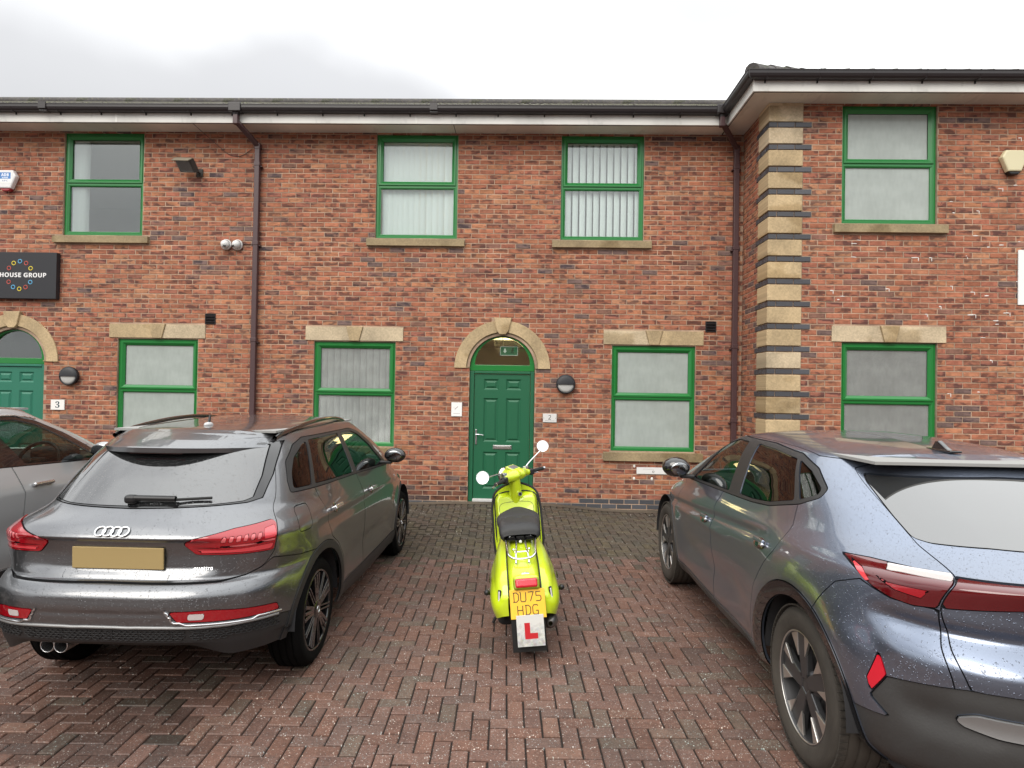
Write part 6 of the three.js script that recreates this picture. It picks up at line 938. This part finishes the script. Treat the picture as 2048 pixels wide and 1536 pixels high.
alarmBox(-8.065, 4.80, 0, phys(lin(0.78, 0.78, 0.78), 0.35), phys(lin(0.32, 0.01, 0.02), 0.2, { clearcoat: 1 }), 'white alarm box with blue lettered panel high on the left wall', (a, x, y, z) => {
  const t = ctex(256, 192, (c, w, h) => { c.fillStyle = '#f2f2f0'; c.fillRect(0, 0, w, h); c.fillStyle = '#4f86c6'; c.fillRect(20, 0, 216, 118); c.fillStyle = '#ffffff'; c.textAlign = 'center'; c.font = 'bold 74px sans-serif'; c.fillText('ADB', 128, 70); c.font = 'bold 30px sans-serif'; c.fillText('ALARMS', 128, 106); c.fillStyle = '#3c6aa8'; c.font = 'bold 44px sans-serif'; c.fillText('A P C', 128, 168); });
  const m = mesh('label_panel', new THREE.PlaneGeometry(0.21, 0.16), std(0xffffff, 0.5, { map: t }), a); m.position.set(x, y + 0.035, z); });
alarmBox(6.345, 4.80, ZW, phys(lin(0.70, 0.64, 0.42), 0.45), M.black, 'plain cream alarm box with black base on the right wing', null);
{ // floodlight
  const f = grp('floodlight'); tag(f, 'tilted grey floodlight on the wall beside upper left window', 'floodlight');
  const h = new THREE.Group(); h.name = 'lamp_head'; f.add(h);
  mesh('housing', extr([[-0.16, -0.1], [0.16, -0.1], [0.16, 0.1], [-0.16, 0.1]], -0.06, 0.03, 0.02), std(lin(0.05, 0.045, 0.04), 0.5), h);
  mesh('cooling_fin', merge([-0.1, -0.05, 0, 0.05, 0.1].map((x) => box(x - 0.006, x + 0.006, -0.08, 0.08, -0.085, -0.055))), std(lin(0.05, 0.045, 0.04), 0.5), h);
  mesh('reflector', mitre(-0.13, 0.13, -0.075, 0.075, [[0, 0.028], [0.0, 0.031], [0.045, 0.006], [0.046, 0.004]]), C.silver, h); mesh('lamp_tube', box(-0.08, 0.08, -0.02, 0.02, 0.006, 0.012, 0.003), phys(lin(0.75, 0.66, 0.4), 0.3), h); mesh('lens', box(-0.135, 0.135, -0.08, 0.08, 0.031, 0.033), M.glass, h);
  mesh('hood', extr([[-0.17, 0.1], [0.17, 0.1], [0.17, 0.112], [-0.17, 0.112]], -0.03, 0.075, 0.003), std(lin(0.22, 0.19, 0.14), 0.5), h);
  h.position.set(-5.19, 5.0 + BASE, 0.19); h.rotation.set(0.75, -0.35, 0.12);
  mesh('bracket', merge([bar([-5.08, 4.95 + BASE, 0.0], [-5.08, 4.95 + BASE, 0.15], 0.016), box(-5.13, -5.03, 4.89 + BASE, 5.01 + BASE, 0.003, 0.02, 0.003), bar([-5.08, 4.95 + BASE, 0.14], [-5.16, 4.99 + BASE, 0.18], 0.016)]), std(lin(0.04, 0.035, 0.03), 0.5), f);
}
for (const [x, y, d] of [[-4.637, 3.852, 'left'], [-4.462, 3.848, 'right']]) {
  const c = grp('security_camera'); tag(c, `white dome security camera, the ${d} one of the pair by the downpipe`, 'camera', 'pair of dome cameras');
  mesh('base', lathe([[0.004, 0.0], [0.004, 0.078], [0.03, 0.082], [0.045, 0.07]], 32).rotateY(-Math.PI / 2).translate(x, y + BASE, 0), phys(lin(0.78, 0.78, 0.77), 0.4), c);
  mesh('eyeball', new THREE.SphereGeometry(0.062, 28, 18).translate(x, y + BASE, 0.062), phys(lin(0.74, 0.74, 0.73), 0.4), c);
  const l = mesh('lens', new THREE.CylinderGeometry(0.022, 0.022, 0.012, 20), M.black, c); l.position.set(x + (d === 'left' ? 0.018 : -0.03), y + BASE - 0.034, 0.113); l.rotation.x = 1.0; l.rotation.z = d === 'left' ? -0.3 : 0.5;
}
mesh('camera_cable', B(bar([-4.40, 3.868, 0.012], [-4.21, 3.866, 0.012], 0.006, 6)), M.gutter, range).position.y = -BASE;
for (const [x, y, lab] of [[0.573, 1.80, 'black round bulkhead lamp right of the closed dark green door'], [-7.021, 1.806, 'black round bulkhead lamp above the number 3 plate']]) {
  const l = grp('wall_lamp'); tag(l, lab, 'lamp', 'bulkhead lamps beside the doors');
  mesh('rim', lathe([[0.003, 0.135], [0.05, 0.145], [0.07, 0.138], [0.07, 0.122], [0.05, 0.12]], 44).rotateY(-Math.PI / 2).translate(x, y + BASE, 0), std(lin(0.016, 0.017, 0.02), 0.55), l);
  mesh('eyelid', gridSurf(24, 12, (u, v) => { const a = u * Math.PI, r = v * 0.137; return [x + r * Math.cos(a), y + BASE + Math.max(0, r * Math.sin(a)) - 0.004, 0.072 + 0.03 * Math.sqrt(clamp(1 - v * v))]; }), std(lin(0.018, 0.019, 0.023), 0.5), l);
  mesh('diffuser', gridSurf(24, 12, (u, v) => { const a = Math.PI + u * Math.PI, r = v * 0.121; return [x + r * Math.cos(a), y + BASE + r * Math.sin(a), 0.06 + 0.025 * Math.sqrt(clamp(1 - v * v))]; }), phys(lin(0.5, 0.5, 0.48), 0.45), l);
}
function plateSign(name, label, x0, x1, y0, y1, draw, z = 0) { const s = grp(name); tag(s, label, 'sign'); mesh('board', box(x0, x1, y0 + BASE, y1 + BASE, z + 0.004, z + 0.014, 0.003), std(lin(0.7, 0.7, 0.68), 0.45), s); const f = mesh('printed_face', new THREE.PlaneGeometry(x1 - x0 - 0.008, y1 - y0 - 0.008), std(0xffffff, 0.4, { map: draw }), s); f.position.set((x0 + x1) / 2, (y0 + y1) / 2 + BASE, z + 0.0152); return s; }
plateSign('number_plaque', 'pale plaque with thin number 2 beside the green door', 0.241, 0.446, 1.222, 1.354, ctex(256, 164, (c, w, h) => { c.fillStyle = '#d8d6d4'; c.fillRect(0, 0, w, h); c.fillStyle = '#101012'; c.textAlign = 'center'; c.font = '120px sans-serif'; c.fillText('2', w / 2, 112); c.fillStyle = '#8f8d8c'; c.fillRect(36, 134, 184, 7); c.fillStyle = '#55524e'; for (const a of [14, w - 14]) { c.beginPath(); c.arc(a, 84, 6, 0, 7); c.fill(); } }));
plateSign('number_plaque', 'white plaque with bold serif number 3 above the silver car', -7.318, -7.102, 1.282, 1.44, ctex(256, 188, (c, w, h) => { c.fillStyle = '#eceae6'; c.fillRect(0, 0, w, h); c.fillStyle = '#274049'; c.textAlign = 'center'; c.font = 'bold 170px serif'; c.fillText('3', w / 2, 150); }));
plateSign('notice', 'small upright white notice left of the green door', -1.145, -0.982, 1.288, 1.501, ctex(192, 250, (c, w, h) => { c.fillStyle = '#f3f2ef'; c.fillRect(0, 0, w, h); c.strokeStyle = '#b9b4b0'; c.lineWidth = 5; c.beginPath(); c.arc(86, 92, 40, 1.9, 3.6); c.stroke(); c.strokeStyle = '#6a4f4a'; c.lineWidth = 8; c.beginPath(); c.moveTo(70, 118); c.lineTo(120, 72); c.stroke(); c.strokeStyle = '#9a9694'; c.lineWidth = 4; c.beginPath(); c.moveTo(78, 130); c.lineTo(70, 92); c.stroke(); c.fillStyle = '#bdbab8'; c.fillRect(34, 196, 126, 10); }));
plateSign('low_sign', 'long white sign low on the wall beside the blue-grey car bonnet', 1.654, 2.20, 0.474, 0.576, ctex(512, 96, (c, w, h) => { c.fillStyle = '#e6e5e3'; c.fillRect(0, 0, w, h); c.strokeStyle = '#6f6d6c'; c.lineWidth = 6; c.beginPath(); c.arc(232, 62, 13, 0, 6.3); c.stroke(); c.fillStyle = '#a3a1a0'; for (let i = 0; i < 9; i++) c.fillRect(90 + i * 17, 22, 11, 5); }));
plateSign('wall_sign', 'white sign board cut off by the right edge on wing', 6.445, 7.4, 2.926, 3.656, ctex(64, 64, (c, w, h) => { c.fillStyle = '#efefee'; c.fillRect(0, 0, w, h); }), ZW);
for (const [x, y] of [[1.62, 0.403], [1.885, 0.403], [1.62, 0.59]]) mesh('mortar_dab', new THREE.SphereGeometry(0.02, 10, 8).scale(0.9, 1.2, 0.3).translate(x, y, 0.0), M.white, range);

// ---- vertical blinds ----
const slatG = (() => { const g = gridSurf(6, 2, (u, v) => [lerp(-0.046, 0.046, u), lerp(0, -1, v), 0.006 * (1 - (2 * u - 1) ** 2)]); return g; })();
function blind(x, y1, h, label, slats, z = 0, mat = M.fabric) { const b = grp('vertical_blind'); tag(b, label, 'blind', 'vertical blinds in the windows'); mesh('head_rail', box(x + 0.06, x + WW - 0.06, y1 - 0.09 + BASE, y1 - 0.05 + BASE, z - 0.155, z - 0.115, 0.004), M.white, b); for (const [o, a] of slats) { const s = mesh('slat', slatG, mat, b); s.position.set(x + o, y1 - 0.09 + BASE, z - 0.135); s.scale.y = h; s.rotation.y = a; } }
const even = (n, x0, p, a, j = 0) => { const R = rng(n * 31 + Math.floor(p * 1e4)); return Array.from({ length: n }, (_, i) => [x0 + i * p, a + (R() - 0.5) * j]); };
blind(upWin[0], UY[1], 1.44, 'white blind drawn to the left inside upper left window', even(9, 0.10, 0.021, 1.2, 0.3));
blind(upWin[1], UY[1], 1.44, 'closed white blind in the upper window left of door 2', [...even(6, 0.12, 0.082, 0.12), ...even(7, 0.615, 0.0925, 0.25, 0.25)]);
blind(upWin[2], UY[1], 1.44, 'white blind with dark gaps in upper window right of door', [...even(4, 0.12, 0.108, 0.32, 0.08), ...even(7, 0.545, 0.105, 0.32, 0.08)]);
blind(loWin[0], LY[1], 1.44, 'blind behind frosted lower window beside the silver car', even(12, 0.12, 0.092, 0.3, 0.2));
blind(loWin[1], LY[1], 1.44, 'half-open blind behind frosted window above the dark grey car', even(11, 0.12, 0.101, 0.75, 0.1));
blind(loWin[2], LY[1], 1.44, 'blind behind clouded lower window right of the green door', even(12, 0.12, 0.092, 0.25, 0.2));
{ // lit exit sign and hall light behind the fanlight
  const e = grp('exit_sign'); tag(e, 'green exit sign with running figure hanging behind the fanlight', 'sign');
  const t = ctex(256, 128, (c, w, h) => { c.fillStyle = '#3f7d58'; c.fillRect(0, 0, w, h); c.strokeStyle = '#e8f2e6'; c.lineWidth = 6; c.strokeRect(3, 3, w - 6, h - 6); c.fillStyle = '#eef6ea'; c.beginPath(); c.moveTo(70, 98); c.lineTo(42, 62); c.lineTo(58, 62); c.lineTo(58, 30); c.lineTo(82, 30); c.lineTo(82, 62); c.lineTo(98, 62); c.closePath(); c.fill(); c.strokeStyle = '#10301c'; c.lineWidth = 9; c.beginPath(); c.arc(186, 30, 8, 0, 7); c.stroke(); c.beginPath(); c.moveTo(182, 42); c.lineTo(174, 70); c.lineTo(190, 86); c.lineTo(186, 108); c.moveTo(174, 70); c.lineTo(156, 96); c.moveTo(180, 50); c.lineTo(204, 60); c.moveTo(180, 50); c.lineTo(160, 62); c.stroke(); });
  mesh('sign_body', box(-0.44, -0.155, 2.235 + BASE, 2.385 + BASE, -0.34, -0.32, 0.004), std(lin(0.5, 0.5, 0.45), 0.5), e); const f = mesh('sign_face', new THREE.PlaneGeometry(0.275, 0.14), std(0xffffff, 0.4, { map: t, emissive: 0xffffff, emissiveMap: t, emissiveIntensity: 0.25 }), e); f.position.set(-0.2975, 2.31 + BASE, -0.3185);
  mesh('hanger', merge([bar([-0.4, 2.38 + BASE, -0.33], [-0.4, 2.62 + BASE, -0.33], 0.004, 6), bar([-0.2, 2.38 + BASE, -0.33], [-0.2, 2.62 + BASE, -0.33], 0.004, 6)]), M.steel, e);
}
function ceilingLight(x, y, z, label, power) { const l = grp('ceiling_light'); tag(l, label, 'lamp'); mesh('light_tray', box(x - 0.3, x + 0.3, y - 0.03, y - 0.001, z - 0.3, z + 0.3, 0.004), M.white, l); mesh('light_diffuser', box(x - 0.26, x + 0.26, y - 0.036, y - 0.0305, z - 0.26, z + 0.26), std(lin(0.9, 0.85, 0.6), 0.5, { emissive: lin(1, 0.86, 0.5), emissiveIntensity: 1.1 }), l); const p = new THREE.PointLight(0xffdf9a, power); p.position.set(x, y - 0.1, z); p.castShadow = true; p.shadow.radius = 12; p.name = 'bulb'; l.add(p); }
ceilingLight(-0.35, 2.62 + BASE, -1.3, 'lit square ceiling light in the hall behind the fanlight', 1.2);
ceilingLight(-1.9, SOF - 0.01 + BASE, -1.6, 'lit ceiling light behind the upper window blind left of door', 1.6);
// ---- the building across the court, mirrored in glass and paint ----
{
  const b = grp('office_building'); tag(b, 'brick office block across the court, seen only as a reflection', 'building'); const z = 25, H = 5.7;
  const holes = []; for (let i = 0; i < 9; i++) { const x = -22 + i * 5.3; holes.push(rect(x, x + 1.25, 0.9, 2.4), rect(x, x + 1.25, 4.0, 5.5)); }
  mesh('wall', uvXY(extr(rect(-28, 28, -0.1, H), z, z + 0.3, 0, holes), 0.6), std(lin(0.27, 0.125, 0.085), 0.9, { map: brickMap }), b);
  for (const h of holes) { const [x, y] = h[0], [x1, y1] = h[2]; mesh('window_frame', mitre(x, x1, y, y1, [[0, z + 0.1], [0, z + 0.06], [0.09, z + 0.06], [0.09, z + 0.1]]), M.green, b); mesh('window_pane', box(x + 0.08, x1 - 0.08, y + 0.08, y1 - 0.08, z + 0.09, z + 0.095), std(lin(0.05, 0.055, 0.06), 0.05), b); }
  mesh('roof', (() => { const v = [[-28.6, H, z - 0.5], [28.6, H, z - 0.5], [24, H + 2.6, z + 4.6], [-24, H + 2.6, z + 4.6], [-28.6, H, z + 9.7], [28.6, H, z + 9.7]], f = [[0, 2, 1], [0, 3, 2], [0, 4, 3], [1, 2, 5], [3, 4, 5], [3, 5, 2], [0, 1, 5], [0, 5, 4]], g = new THREE.BufferGeometry(); g.setAttribute('position', new THREE.Float32BufferAttribute(f.flat().flatMap((i) => v[i]), 3)); g.computeVertexNormals(); return uvXY(g, 0.5, 0, 0, 0, 2); })(), M.tile, b);
  mesh('fascia_board', box(-28.5, 28.5, H - 0.05, H + 0.16, z - 0.48, z - 0.45), M.white, b); mesh('back_wall', box(-28, 28, -0.1, H, z + 9, z + 9.2), M.plaster, b);
}

{ // lime smears on the wing's brickwork
  const R = rng(404), gs = []; for (let i = 0; i < 70; i++) { const x = 4.0 + 2.6 * R(), n = Math.floor(18 + 52 * R()), y = C0 + n * CH + (R() < 0.7 ? 0.0 : 0.03), l = 0.03 + 0.11 * R() * R(); if (x > 4.0 && x < 5.55 && ((y > 0.6 && y < 2.7) || y > 3.8)) continue; const g = new THREE.SphereGeometry(1, 10, 6); g.scale(l / 2, 0.005 + 0.004 * R(), 0.0035); g.rotateZ((R() - 0.5) * 0.2); gs.push(g.translate(x, y, ZW - 0.001)); if (R() < 0.4) { const q = new THREE.SphereGeometry(1, 8, 6); q.scale(0.006, 0.02 + 0.012 * R(), 0.0035); gs.push(q.translate(x + l / 2, y - 0.02, ZW - 0.001)); } }
  stuff(mesh('lime_smears', merge(gs), std(lin(0.72, 0.68, 0.64), 0.9), wing));
}
scene.updateMatrixWorld(true);
renderer.render(scene, camera);
